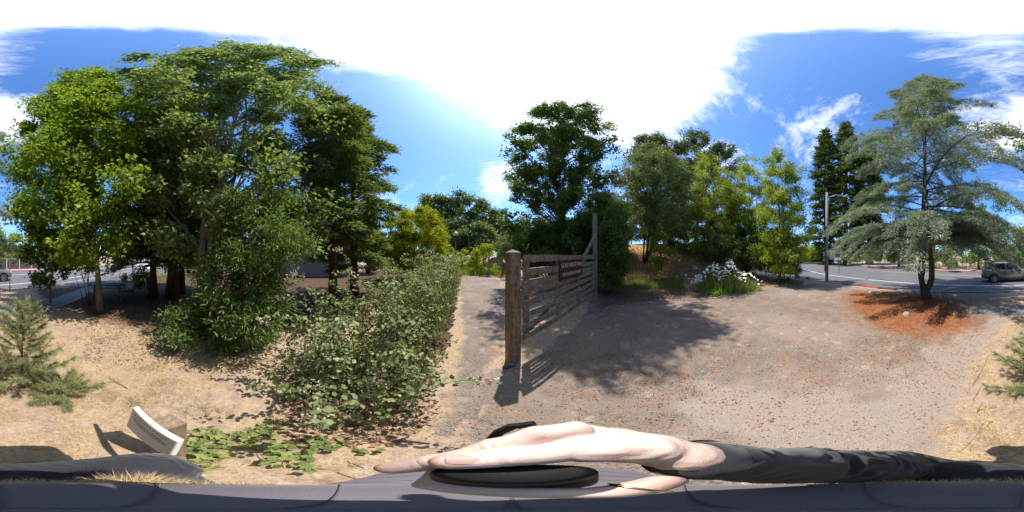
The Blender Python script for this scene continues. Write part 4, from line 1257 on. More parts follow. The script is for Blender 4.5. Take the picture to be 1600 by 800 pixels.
daisy = thing('daisy_clump', 'big clump of white daisies at the edge of the gravel lot', 'flowers', (8.9, 3.0, 0))
def build_daisy():
    ctr = np.array(P(1137, 455))
    tang = np.array((math.cos(R_(76)), -math.sin(R_(76)))); rad = np.array((math.sin(R_(76)), math.cos(R_(76))))
    n = 3600
    a = rng.normal(0, 1, (n, 2)) * (.85, .50)
    a[:, 0] = np.clip(a[:, 0], -1.75, 1.75)
    a[:, 0] += .12 * np.sin(a[:, 1] * 9)
    base = ctr + a[:, :1] * tang + (a[:, 1:] + .45) * rad
    hg = 1.6 * (1 - .22 * np.abs(a[:, 0]) - .12 * np.maximum(a[:, 0], 0)) * rng.uniform(.35, 1.0, n) * (.82 + .22 * np.sin(a[:, 0] * 5.3) * np.cos(a[:, 1] * 6 + 1))
    C = np.stack([base[:, 0], base[:, 1], terrain(base[:, 0], base[:, 1])], 1)
    out = np.stack([a[:, 0] * tang[0] + a[:, 1] * rad[0], a[:, 0] * tang[1] + a[:, 1] * rad[1], np.zeros(n)], 1)
    D = unit(out * .3 + rng.normal(0, .14, (n, 3)) + np.array((0, 0, 1)))
    leaves('foliage', C, D, unit(rng.normal(0, 1, (n, 3)) * (1, 1, .2)), hg, .026, BLADE, LM['daisy_leaf'], daisy, 'stuff')
    m = 7000
    i = rng.integers(0, n, m)
    c2 = C[i] + D[i] * (hg[i] * rng.uniform(.1, .95, m))[:, None]
    leaves('stem_leaf', c2, unit(rnd_dirs(m) + np.array((0, 0, .6))), rnd_dirs(m), .09, .022, KITE, LM['daisy_leaf'], daisy, 'stuff')
    # shared flower head: white ray petals round a yellow disc
    v, f, mi = [], [], []
    for k in range(12):
        a0 = k * 6.2832 / 12
        b = len(v)
        for r, w, z in ((.012, .006, .0), (.034, .012, .003), (.05, .004, -.002)):
            for s in (-1, 1):
                v.append((r * math.cos(a0) - s * w * math.sin(a0), r * math.sin(a0) + s * w * math.cos(a0), z))
        f += [(b, b + 1, b + 3, b + 2), (b + 2, b + 3, b + 5, b + 4)]; mi += [0, 0]
    b = len(v)
    v += [(.014 * math.cos(k * 1.0472), .014 * math.sin(k * 1.0472), .004) for k in range(6)]
    f.append(tuple(range(b, b + 6))); mi.append(1)
    me = bpy.data.meshes.new('flower')
    me.from_pydata(v, [], f)
    me.materials.append(plain('daisy_petal', (.82, .81, .77), .6, .2, var=.02)); me.materials.append(plain('daisy_disc', (.62, .40, .03), .8, .2))
    me.polygons.foreach_set('material_index', mi)
    for k in range(280):
        u_ = rng.normal(0, 1, 2) * (.95, .50)
        if k > 200: u_ = rng.normal(0, 1, 2) * (.15, .15) + (-1.75, -.1)
        if k % 3 == 0: u_[1] = -abs(u_[1]) - .25
        p = ctr + u_[0] * tang + (u_[1] + .42) * rad + (-.10 * tang)
        z = tz(*p) + (1.82 - .28 * abs(u_[0]) - .22 * max(u_[0], 0)) * (rng.uniform(.80, 1.06) if k % 3 else rng.uniform(.62, .98)) * (.86 + .16 * math.sin(u_[0] * 5.3))
        if k > 200: z = tz(*p) + rng.uniform(.45, .8)
        o_ = bpy.data.objects.new('flower', me)
        COL.objects.link(o_); o_.parent = daisy
        o_.location = tuple(np.array((p[0], p[1], z)) - origin(daisy))
        toward = unit(np.array((-p[0], -p[1], 0.)))
        nv = Vector(toward * .42 + np.array((0, .2, .9)) + rng.normal(0, .22, 3))
        o_.rotation_euler = nv.to_track_quat('Z', 'Y').to_euler()
        s = rng.uniform(1.0, 1.55); o_.scale = (s, s, s)
build_daisy()
lowp = thing('low_leafy_plant', 'small bright green leafy plant in front of the daisies', 'plant', (*P(1122, 461), 0))
def build_low():
    c = np.array(P(1120, 461)); n = 420
    C = np.stack([c[0] + rng.normal(0, .25, n), c[1] + rng.normal(0, .25, n), rng.uniform(.02, .26, n)], 1)
    leaves('foliage', C, unit(rnd_dirs(n) + np.array((0, 0, .3))), unit(rnd_dirs(n) * .5 + np.array((0, 0, 1))), .11, .06, OVAL, LM['bright'], lowp, 'stuff')
build_low()

# ------------------------------------------------------------------ litter, stones, straw (uncountable)
def flat_scatter(name, xy, L, W, mat, label, cat, tmpl=KITE, lift=.006, tilt=.3, z=None):
    n = len(xy)
    zz = np.maximum(terrain(xy[:, 0], xy[:, 1]), -.05) if z is None else np.full(n, z)
    C = np.stack([xy[:, 0], xy[:, 1], zz + lift + rng.uniform(0, .012, n)], 1)
    D = rng.normal(0, 1, (n, 3)); D[:, 2] *= tilt * .6
    N = rng.normal(0, tilt, (n, 3)) + np.array((0, 0, 1))
    o = leaves(name, C, D, unit(N), L * rng.uniform(.5, 1.5, n), W * rng.uniform(.6, 1.4, n), tmpl, mat, None, 'stuff')
    return props(o, label, cat)
def disc(n, r0, r1, a0, a1, p=1.0):
    az = np.radians(rng.uniform(a0, a1, n)); d = r0 + (r1 - r0) * rng.random(n) ** p
    return np.stack([d * np.sin(az), d * np.cos(az)], 1)
def not_in(xy, *polys):
    k = np.ones(len(xy), bool)
    for p in polys: k &= poly_sd(p, xy[:, 0], xy[:, 1]) < .1
    return xy[k]
def only_in(xy, poly, m=0.05):
    return xy[poly_sd(poly, xy[:, 0], xy[:, 1]) > m]
s = not_in(np.concatenate([disc(26000, .5, 5.2, -186, -92, .8), disc(3000, .6, 3.0, -92, -30)]), LOT, PATH)
keep = (wob(s[:, 0], s[:, 1], 1.4) > -.35) & (s[:, 1] > -5.2)
flat_scatter('dry_straw', s[keep], .075, .0032, MAT['straw'], 'dry straw strewn over the dirt on the left', 'straw', NEEDLE)
s = not_in(np.concatenate([disc(9000, 2.6, 10, -150, -62, .8), disc(1800, .9, 2.6, -80, -20)]), LOT, PATH)
flat_scatter('dead_leaves', s, .05, .03, MAT['dead_leaf'], 'brown dead leaves on the shaded ground under the trees', 'leaves')
s = only_in(disc(9000, 4, 12.5, 20, 115, .9), LITTER)
flat_scatter('dead_leaves', s, .06, .035, MAT['dead_leaf'], 'brown leaf litter on the verge behind the lot', 'leaves', lift=.022, z=.0)
s = np.concatenate([only_in(disc(16000, 2.9, 10, 105, 172, .9), MULCH, .25), only_in(disc(3500, 1.8, 8, 95, 174, .9), LOT, .1)])
flat_scatter('needle_litter', s, .06, .006, MAT['orange_needle'], 'orange fallen needles under the cedar', 'needles', NEEDLE, lift=.016, z=0)
s = only_in(disc(16000, 1.0, 9, 8, 165, .8), LOT, .1)
k2 = wob(s[:, 0] + 7, s[:, 1], 1.3) + .5 * wob(s[:, 0], s[:, 1], 4) > .35
flat_scatter('needle_litter', s[k2], .035, .009, MAT['orange_needle'], 'reddish dry litter in patches on the gravel lot', 'needles', NEEDLE, lift=.008, z=0)
s = only_in(disc(12000, .8, 7, -25, 172, .85), LOT, .05)
flat_scatter('straw_bits', s[:7000], .05, .0035, MAT['straw'], 'pale straw bits and chaff strewn over the gravel lot', 'straw', NEEDLE, lift=.010, z=0)
s = only_in(disc(14000, 1.2, 9, -20, 150, .8), LOT, .05)
s = s[wob(s[:, 0], s[:, 1], 1.2) + .6 * wob(s[:, 0], s[:, 1], 4.1) > .15]
flat_scatter('dead_leaves', s[:4500], .028, .016, MAT['dead_leaf'], 'scattered dry brown leaves on the open gravel lot', 'leaves', lift=.010, z=0)
cl = not_in(np.concatenate([disc(520, .8, 5.4, -184, -95, .75), disc(60, .7, 3, 165, 178)]), LOT, PATH)
cl = cl[cl[:, 1] > -5.2]
tx = np.concatenate([c + rng.normal(0, .05, (16, 2)) for c in cl])
blades('dry_tuft', tx, .07, MAT['straw'], 1.6, .004, 'flattened dry grass tufts in the straw on the left', 'grass')
def stones():
    xy = np.concatenate([only_in(disc(11000, .8, 6.0, -32, 172, .85), LOT, .05), only_in(disc(3500, 1.0, 7, -40, 4, .8), PATH, .02)])
    n = len(xy)
    r = .003 + .008 * rng.random(n) ** 4
    V0 = np.array([(1, 0, 0), (0, 1, 0), (-1, 0, 0), (0, -1, 0), (0, 0, .8), (0, 0, -.5)])
    F0 = np.array([(0, 1, 4), (1, 2, 4), (2, 3, 4), (3, 0, 4), (1, 0, 5), (2, 1, 5), (3, 2, 5), (0, 3, 5)])
    V = V0[None] * r[:, None, None] * rng.uniform(.6, 1.4, (n, 6, 1))
    a = rng.uniform(0, 6.28, n); ca, sa = np.cos(a)[:, None], np.sin(a)[:, None]
    V = np.stack([V[..., 0] * ca - V[..., 1] * sa, V[..., 0] * sa + V[..., 1] * ca, V[..., 2]], -1)
    V += np.stack([xy[:, 0], xy[:, 1], .010 + r * .3], 1)[:, None]
    F = (F0[None] + (np.arange(n) * 6)[:, None, None]).reshape(-1, 3)
    o = link('loose_gravel', raw_mesh('loose_gravel', V.reshape(-1, 3), F, np.repeat(rng.random(n), 6)), MAT['stone'])
    props(o, 'loose gravel stones on the lot and path', 'gravel', kind='stuff')
stones()
def sticks():
    for (x, y, lab, L) in ((*P(612, 690), 'pale fallen stick on the dirt beside the bramble', .45), (*P(185, 600), 'forked grey stick lying in the straw near the pine', .35), (*P(758, 660), 'tiny dark twig on the gravel path', .16)):
        a = random.uniform(0, 6.28)
        mb = MB()
        p = [(x + math.cos(a) * L * (u - .5), y + math.sin(a) * L * (u - .5) + .03 * math.sin(u * 4), .018 + .008 * math.sin(u * 3)) for u in np.linspace(0, 1, 6)]
        mb.tube(p, np.linspace(.008, .004, 6) * (L / .4), 5)
        mb.tube([p[3], (p[3][0] + math.cos(a + .7) * L * .35, p[3][1] + math.sin(a + .7) * L * .35, .05)], [.005 * L / .4, .003 * L / .4], 5)
        props(mb.build('fallen_stick', BK['twig'], smooth=True), lab, 'stick')
sticks()

# ================================================================== GATE
gdir = np.array((.700, .714)); gdir /= np.linalg.norm(gdir)
gn = np.array((gdir[1], -gdir[0]))                         # towards the lot
G0 = np.array((.165, 2.845))
GL = 4.60
GA = math.atan2(gdir[1], gdir[0])
def gp(t, z, o=0.0):
    p = G0 + gdir * t + gn * o
    return np.array((p[0], p[1], z))

def wonky_box(mb, a, b, w, h, jit=.008, n=6, up=(0, 0, 1)):
    """a long board with slightly uneven edges"""
    a, b = np.array(a, float), np.array(b, float)
    d = (b - a) / np.linalg.norm(b - a)
    sd = np.cross(d, up); sd /= np.linalg.norm(sd); u = np.cross(sd, d)
    V, F = [], []
    for k in range(n + 1):
        p = a + (b - a) * k / n
        for i, j in ((-1, -1), (1, -1), (1, 1), (-1, 1)):
            V.append(p + sd * w / 2 * i + u * (h / 2 * j + random.uniform(-jit, jit)))
    for k in range(n):
        for q in range(4):
            F.append((k * 4 + q, k * 4 + (q + 1) % 4, k * 4 + 4 + (q + 1) % 4, k * 4 + 4 + q))
    F += [(3, 2, 1, 0), (n * 4, n * 4 + 1, n * 4 + 2, n * 4 + 3)]
    return mb.add(V, F)

gate = thing('wooden_gate', 'long weathered plank gate with a brown name board', 'gate', (*G0, 0))
for z0, z1 in ((1.99, 2.125), (1.735, 1.875), (1.535, 1.670), (1.385, 1.525), (1.17, 1.305), (.935, 1.07), (.70, .835), (.48, .61)):
    tl = random.uniform(-.022, .022); zo = random.uniform(.027, .031)
    mb = MB(); wonky_box(mb, gp(random.uniform(-.03, .03), (z0 + z1) / 2 + tl * .3, zo), gp(GL + random.uniform(-.03, .03), (z0 + z1) / 2 - tl, zo), .018, z1 - z0, .011, 16)
    mb.build('rail', MAT['wood_rail'], gate)
for t_ in (.13, 1.35, 2.75, GL - .15):
    mb = MB(); wonky_box(mb, gp(t_, .47, -.001), gp(t_, 2.10, -.001), .036, .15, .005, 6, up=(gn[0], gn[1], 0) if False else (gdir[0], gdir[1], 0))
    mb.build('stile', MAT['wood'], gate)
mb = MB(); wonky_box(mb, gp(.25, .62, -.038), gp(3.6, 2.02, -.038), .034, .13); mb.build('brace', MAT['wood'], gate)
mb = MB(); wonky_box(mb, gp(2.9, 1.98, .0745), gp(GL - .02, 3.02, .0745), .036, .15); mb.build('brace', MAT['wood_rail'], gate)
sb = MB().beam(gp(1.30, 1.74, .060), gp(2.86, 1.74, .060), .026, .50).build('name_board', MAT['brown_board'], gate, bevel=.004)
def text_mesh(txt, size, mat, parent, centre, right, up, nrm, ext=.003, name='lettering', space=1.0):
    cu = bpy.data.curves.new('txt', 'FONT')
    cu.body = txt; cu.size = size; cu.extrude = ext; cu.align_x = 'CENTER'; cu.align_y = 'CENTER'; cu.offset = size * .012; cu.space_character = space
    cu.resolution_u = 2
    to = bpy.data.objects.new('txt', cu)
    COL.objects.link(to)
    bpy.context.view_layer.update()
    me = bpy.data.meshes.new_from_object(to.evaluated_get(bpy.context.evaluated_depsgraph_get()))
    bpy.data.objects.remove(to)
    v = np.zeros(len(me.vertices) * 3); me.vertices.foreach_get('co', v); v = v.reshape(-1, 3)
    right, up, nrm = (np.array(q, float) for q in (right, up, nrm))
    wv = np.array(centre) + v[:, :1] * right + v[:, 1:2] * up + v[:, 2:] * nrm - origin(parent)
    me.vertices.foreach_set('co', wv.ravel().astype(np.float32)); me.update()
    me.name = name
    me.materials.clear()
    return link(name, me, mat, parent)
gr, gu, gnn = (*gdir, 0), (0, 0, 1), (*gn, 0)
text_mesh('GOLD RIDGE FARM', .165, MAT['cream'], sb, gp(2.08, 1.855, .076), gr, gu, gnn)['kind'] = 'stuff'
text_mesh('7781 BODEGA AVENUE', .125, MAT['cream'], sb, gp(2.08, 1.625, .076), gr, gu, gnn)['kind'] = 'stuff'
# hinge straps on the tall post side
for z in (.62, 1.93):
    MB().beam(gp(GL - .5, z, .058), gp(GL + .12, z, .058), .008, .05).build('hinge_strap', MAT['rust'], gate)

def square_post(name, label, x, y, w, h, rot, mat, peak=.05):
    t = thing(name, label, 'post', (x, y, 0))
    n = 7
    V, F = [], []
    for k in range(n + 1):
        z = -.15 + (h + .15) * k / n
        for i in range(4):
            a = rot + math.pi / 4 + i * math.pi / 2
            r = w / math.sqrt(2) * (1 + random.uniform(-.02, .02))
            V.append((x + math.cos(a) * r, y + math.sin(a) * r, z))
    for k in range(n):
        for q in range(4):
            F.append((k * 4 + q, k * 4 + (q + 1) % 4, k * 4 + 4 + (q + 1) % 4, k * 4 + 4 + q))
    V.append((x, y, h + peak))
    m = n * 4
    F += [(m + q, m + (q + 1) % 4, len(V) - 1) for q in range(4)]
    obj('shaft', V, F, mat, t, bevel=.006)
    return t
gp1 = square_post('gate_post', 'thick near gate post with pyramid top and latch', .015, 2.77, .20, 2.16, R_(28), MAT['post_wood'], .055)
pl = np.array((.015, 2.77)); vd = np.array((.62, -.78))
lb = MB(); lb.box((.13, 2.715, 1.38), (.05, .12, .30), GA + .2); lb.build('latch_block', MAT['post_wood'], gp1, bevel=.004)
lp = MB(); lp.box((.165, 2.70, 1.40), (.008, .035, .40), GA - .5); lpo = lp.build('latch_plate', MAT['rust'], gp1, bevel=.002)
for z in (1.22, 1.34, 1.46, 1.58):
    MB().ball((.170, 2.697, z), .009, 8, 5).build('bolt', MAT['dark_steel'], lpo, smooth=True)
rk = MB(); rk.box((-.03, 2.60, .03), (.16, .10, .10), .4, .1, .2); rk.ball((-.10, 2.55, .03), (.06, .05, .05), 7, 5)
props(rk.build('footing_stone', MAT['rock'], bevel=.015), 'broken stone lying at the foot of the near gate post', 'stone')
gf = gp(GL + .11, 0)
square_post('gate_post', 'tall slim silvery hinge post at the far end of the gate', gf[0], gf[1], .17, 3.98, GA, MAT['grey_wood'], .02)

# carved board at the end of the path
ib = thing('information_board', 'carved arched wooden board between two posts beside the path', 'sign', (-1.6, 16.9, 0))
A, B = np.array((-2.36, 16.5)), np.array((-1.02, 17.2))
dA = (B - A) / np.linalg.norm(B - A)
for p in (A, B):
    MB().box((p[0], p[1], 1.02), (.14, .14, 2.06), math.atan2(dA[1], dA[0])).build('post', MAT['grey_wood'] if False else MAT['wood'], ib, bevel=.01)
def arched():
    L = np.linalg.norm(B - A) - .16
    n = 14
    nn = np.array((dA[1], -dA[0]))
    V, F = [], []
    for s in (-.03, .03):
        for k in range(n + 1):
            u = k / n
            c = A + dA * (.08 + L * u) + nn * s
            V.append((*c, 1.32)); V.append((*c, 1.78 + .20 * math.sin(math.pi * u) ** .8))
    m = 2 * (n + 1)
    for k in range(n):
        F += [(2 * k, 2 * k + 2, 2 * k + 3, 2 * k + 1), (m + 2 * k, m + 2 * k + 1, m + 2 * k + 3, m + 2 * k + 2), (2 * k + 1, 2 * k + 3, m + 2 * k + 3, m + 2 * k + 1), (2 * k, m + 2 * k, m + 2 * k + 2, 2 * k + 2)]
    F += [(0, 1, m + 1, m), (2 * n, m + 2 * n, m + 2 * n + 1, 2 * n + 1)]
    bd = obj('board', V, F, MAT['wood'], ib)
    for j, z in enumerate((1.70, 1.56, 1.43)):
        mb = MB()
        for k in range(9 - j):
            c = A + dA * (.25 + k * .15 + .05 * j) + nn * .033
            mb.box((*c, z), (.10, .008, .05), math.atan2(dA[1], dA[0]))
        mb.build('carved_line', MAT['grey_wood'], bd)
arched()

# globe lamp
gl = thing('globe_lamp', 'tall black lamp post with one amber globe beside the path', 'lamp', (*P(712, 424)[:2], 0))
lx, ly = P(712, 424)
MB().tube([(lx, ly, 0), (lx, ly, .25), (lx, ly, .3), (lx, ly, 4.75)], [.10, .10, .055, .045], 10).build('pole', MAT['dark_steel'], gl, smooth=True)
MB().tube([(lx, ly, 4.72), (lx, ly, 4.86)], [.12, .16], 12).build('collar', MAT['dark_steel'], gl)
MB().ball((lx, ly, 5.14), .31, 20, 14).build('globe', MAT['globe'], gl, smooth=True)

# small interpretive sign beside the camera
ps = thing('plant_sign', 'white-edged text panel on a short square wooden post in the straw', 'sign', (-.64, -.395, 0))
A3, B3 = np.array((-.650, -.610)), np.array((-.486, -.2525))
dS = (B3 - A3) / np.linalg.norm(B3 - A3)
nS = np.array((dS[1], -dS[0]))
cS = (A3 + B3) / 2
wS = np.linalg.norm(B3 - A3)
rot = math.atan2(dS[1], dS[0])
tilt = .12
def panel_pt(u, z, o):
    c = cS + dS * u + nS * (o + (.91 - z) * tilt)
    return (c[0], c[1], z)
def slab(name, u0, u1, z0, z1, o0, o1, mat, parent, bevel=0):
    V = [panel_pt(u, z, o) for o in (o0, o1) for z in (z0, z1) for u in (u0, u1)]
    return obj(name, V, [(0, 2, 3, 1), (4, 5, 7, 6), (0, 1, 5, 4), (2, 6, 7, 3), (0, 4, 6, 2), (1, 3, 7, 5)], mat, parent, bevel=bevel)
pnl = slab('panel', -wS / 2, wS / 2, .61, .91, -.03, 0, MAT['panel_edge'], ps, .003)
slab('panel_face', -wS / 2 + .004, wS / 2 - .004, .614, .905, .0005, .003, MAT['panel'], pnl)
for r, (z, hgt, a, b, words) in enumerate(((.862, .013, -.15, .14, 12), (.815, .007, -.16, .12, 8), (.793, .007, -.14, .15, 9), (.771, .007, -.10, .155, 8))):
    mb = MB()
    u = a
    while u < b:
        w = random.uniform(.008, .026) if r else random.uniform(.008, .014)
        V = [panel_pt(q, zz, o) for o in (.0032, .0042) for zz in (z - hgt / 2, z + hgt / 2) for q in (u, min(u + w, b))]
        mb.add(V, [(4, 5, 7, 6), (0, 2, 3, 1), (2, 6, 7, 3), (0, 1, 5, 4)])
        u += w + (random.uniform(.010, .018) if r == 0 else random.uniform(.005, .010))
    mb.build('text_line', MAT['ink'], pnl)
pc = cS - nS * .098
mb = MB()
wonky_box(mb, (pc[0], pc[1], -.1), (pc[0], pc[1], .865), .125, .125, .003, 6, up=(dS[0], dS[1], 0))
mb.build('post', MAT['sign_wood'], ps, bevel=.006)

# ------------------------------------------------------------------ roadside furniture
up = thing('utility_pole', 'grey utility pole with meter boxes at the corner of the lot', 'pole', (12.1, -4.57, 0))
MB().tube([(12.1, -4.57, -.1), (12.1, -4.57, 3), (12.1, -4.57, 7.4)], [.135, .125, .105], 12).build('shaft', MAT['pole'], up, smooth=True)
pr = np.array((.343, -.94, 0)) * -1                         # image-left seen from the camera
def near_pole(right, z, toward=.0):
    f = -np.array((12.1, -4.57)) / 12.93
    r = np.array((f[1], -f[0])) * -1
    r = np.array((-.353, -.936))
    c = np.array((12.1, -4.57)) + r * right + f * toward
    return (c[0], c[1], z)
pang = math.atan2(-.936, -.353)
bx_ = MB().box(near_pole(.40, 2.15, .05), (.40, .16, .66), pang).build('meter_box', plain('meter_box_paint', (.60, .58, .54), .6), up, bevel=.01)
MB().box(near_pole(.40, 2.15, .14), (.05, .02, .10), pang).build('box_latch', MAT['dark_steel'], bx_)
MB().box(near_pole(-.22, 2.25, .06), (.16, .14, .34), pang).build('junction_box', plain('junction_box_paint', (.42, .41, .40), .6), up, bevel=.01)
MB().box(near_pole(-.22, 1.80, .06), (.14, .12, .22), pang).build('junction_box', plain('junction_box_dull', (.30, .29, .28), .6), up, bevel=.01)
MB().tube([near_pole(-.12, .9, .15), near_pole(-.12, 1.6, .15)], .09, 8).build('red_tag_sleeve', plain('red_brown_sleeve', (.20, .06, .05), .7), up)
MB().tube([near_pole(-.05, 0, .17), near_pole(-.05, 4.5, .16)], .025, 6).build('conduit', MAT['steel'], up)
arm = MB().tube([near_pole(.0, 6.9), near_pole(.7, 7.15, .1), near_pole(1.3, 7.1, .15)], .035, 6).build('lamp_arm', MAT['steel'], up, smooth=True)
MB().ball(near_pole(1.5, 7.05, .15), (.30, .14, .08), 12, 7).build('lamp_head', plain('lamp_head_cream', (.55, .52, .46), .5), arm, smooth=True)
# poster banner on a pole across the road
bpos = at(1309, 400, 19.5)
bn = thing('poster_banner', 'white-bordered poster hanging across the road right of the utility pole', 'banner', (bpos[0], bpos[1], 0))
MB().tube([(bpos[0] + .3, bpos[1] - .3, 0), (bpos[0] + .3, bpos[1] - .3, 3.2)], .035, 6).build('pole', MAT['dark_steel'], bn)
fr = -bpos[:2] / np.linalg.norm(bpos[:2]); rtv = np.array((fr[1], -fr[0])) * -1
ba = math.atan2(rtv[1], rtv[0])
pn = MB().box((bpos[0], bpos[1], 2.45), (.80, .04, 1.65), ba).build('banner_sheet', plain('banner_white', (.70, .69, .67), .6), bn)
for z, h_, c in ((2.72, .42, (.30, .20, .13)), (2.20, .44, (.08, .07, .16)), (2.95, .1, (.25, .28, .2))):
    MB().box((bpos[0] + fr[0] * .03, bpos[1] + fr[1] * .03, z), (.66, .02, h_), ba).build('picture', plain('banner_print', c, .7, var=.5, scale=4), pn)
# small street pole far right
for (px, d, h_, lab) in ((1246, 40, 6.0, 'thin white pole near the far house'),):
    p = at(px, 400, d)
    t = thing('street_pole', lab, 'pole', (p[0], p[1], 0))
    MB().tube([(p[0], p[1], 0), (p[0], p[1], h_)], .09, 8).build('shaft', plain('white_pole', (.6, .6, .6), .5), t, smooth=True)
    MB().ball((p[0], p[1], h_ + .12), (.2, .2, .14), 10, 6).build('cap', MAT['steel'], t, smooth=True)

rs = thing('road_sign', 'two dark square plates on a thin metal post by the kerb', 'sign', (-.58, -9.70, 0))
MB().tube([(-.58, -9.7, -.1), (-.58, -9.7, 2.62)], .025, 6).build('post', MAT['steel'], rs)
for z in (2.46, 2.14):
    s_ = MB().box((-.58, -9.665, z), (.27, .012, .29)).build('plate', plain('sign_back_grey', (.09, .085, .085), .5), rs, bevel=.01)
    MB().box((-.58, -9.655, z + .02), (.15, .006, .035)).build('marking', plain('sign_marking', (.45, .44, .42), .5), s_)

st = thing('marker_stake', 'short white stake in the needle litter by the cedar trunk', 'stake', (*P(1469, 467), 0))
sx_, sy_ = P(1469, 467)
MB().box((sx_, sy_, .17), (.10, .03, .40), .8, .05).build('stake', plain('white_stake', (.62, .61, .60), .6), st, bevel=.004)
sx_, sy_ = P(1416, 493)
mb = MB(); mb.tube([(sx_, sy_, -.02), (sx_ + .01, sy_, .05), (sx_, sy_ + .01, .10)], [.13, .12, .095], 9)
props(mb.build('tree_stump', plain('pale_stump', (.36, .33, .30), .9, .2, var=.3, scale=20, bump=.6), bevel=.008), 'small pale cut stump in the orange needle litter', 'stump')
ux, uy = P(1368, 457)
lid = thing('manhole', 'round concrete-rimmed manhole sunk in the gravel near the red kerb', 'manhole', (ux, uy, .016))
MB().tube([(ux, uy, .005), (ux, uy, .022)], .40, 24).build('rim', MAT['concrete'], lid)
MB().tube([(ux, uy, .010), (ux, uy, .028)], .30, 24).build('cover', MAT['rust'], lid)
for k, (px, py, s_, lab) in enumerate(((1246, 434, .30, 'dark rock at the road corner below the feathery tree'), (1232, 437, .22, 'small dark rock beside the larger rock'), (1262, 436, .18, 'small low rock nearest the utility pole'))):
    x, y = P(px, py)
    mb = MB(); mb.ball((x, y, .08), (s_, s_ * .8, s_ * .7), 9, 6)
    mb.v[0] += rng.normal(0, s_ * .07, mb.v[0].shape)
    props(mb.build('rock', MAT['rock'], bevel=.01), lab, 'rock')

# picnic table
pt = thing('picnic_table', 'wooden picnic table in shade behind the maple trunk', 'table', (-4.75, -6.15, 0))
def picnic():
    c = np.array((-4.75, -6.15)); ax = np.array((.79, -.61)); an = np.array((.61, .79))
    a = math.atan2(ax[1], ax[0])
    m = plain('grey_table_wood', (.20, .185, .175), .8, .2, var=.2, scale=12)
    for k in range(4):
        p = c + an * (-.27 + k * .18)
        MB().box((*p, .735), (1.75, .165, .04), a).build('plank', m, pt, bevel=.004)
    for s in (-1, 1):
        for j in (0, 1):
            p = c + an * s * (.62 + j * .15)
            MB().box((*p, .44), (1.75, .14, .04), a).build('seat_plank', m, pt, bevel=.004)
        e = c + ax * s * .6
        MB().beam((*(e - an * .70), .40), (*(e + an * .70), .40), .045, .09).build('cross_beam', m, pt)
        for q in (-1, 1):
            MB().beam((*(e + an * q * .62), 0), (*(e + an * q * .22), .71), .05, .10).build('leg', m, pt)
picnic()
tb = thing('litter_bin', 'pale grey litter bin beside a dark redwood trunk', 'bin', (*P(235, 459), 0))
x, y = P(235, 459)
MB().tube([(x, y, 0), (x, y, .85)], [.22, .25], 14).build('body', plain('bin_grey', (.33, .34, .34), .7), tb, smooth=False)
MB().tube([(x, y, .85), (x, y, .92), (x, y, .98)], [.27, .26, .12], 14).build('lid', plain('bin_lid', (.16, .165, .17), .6), tb)

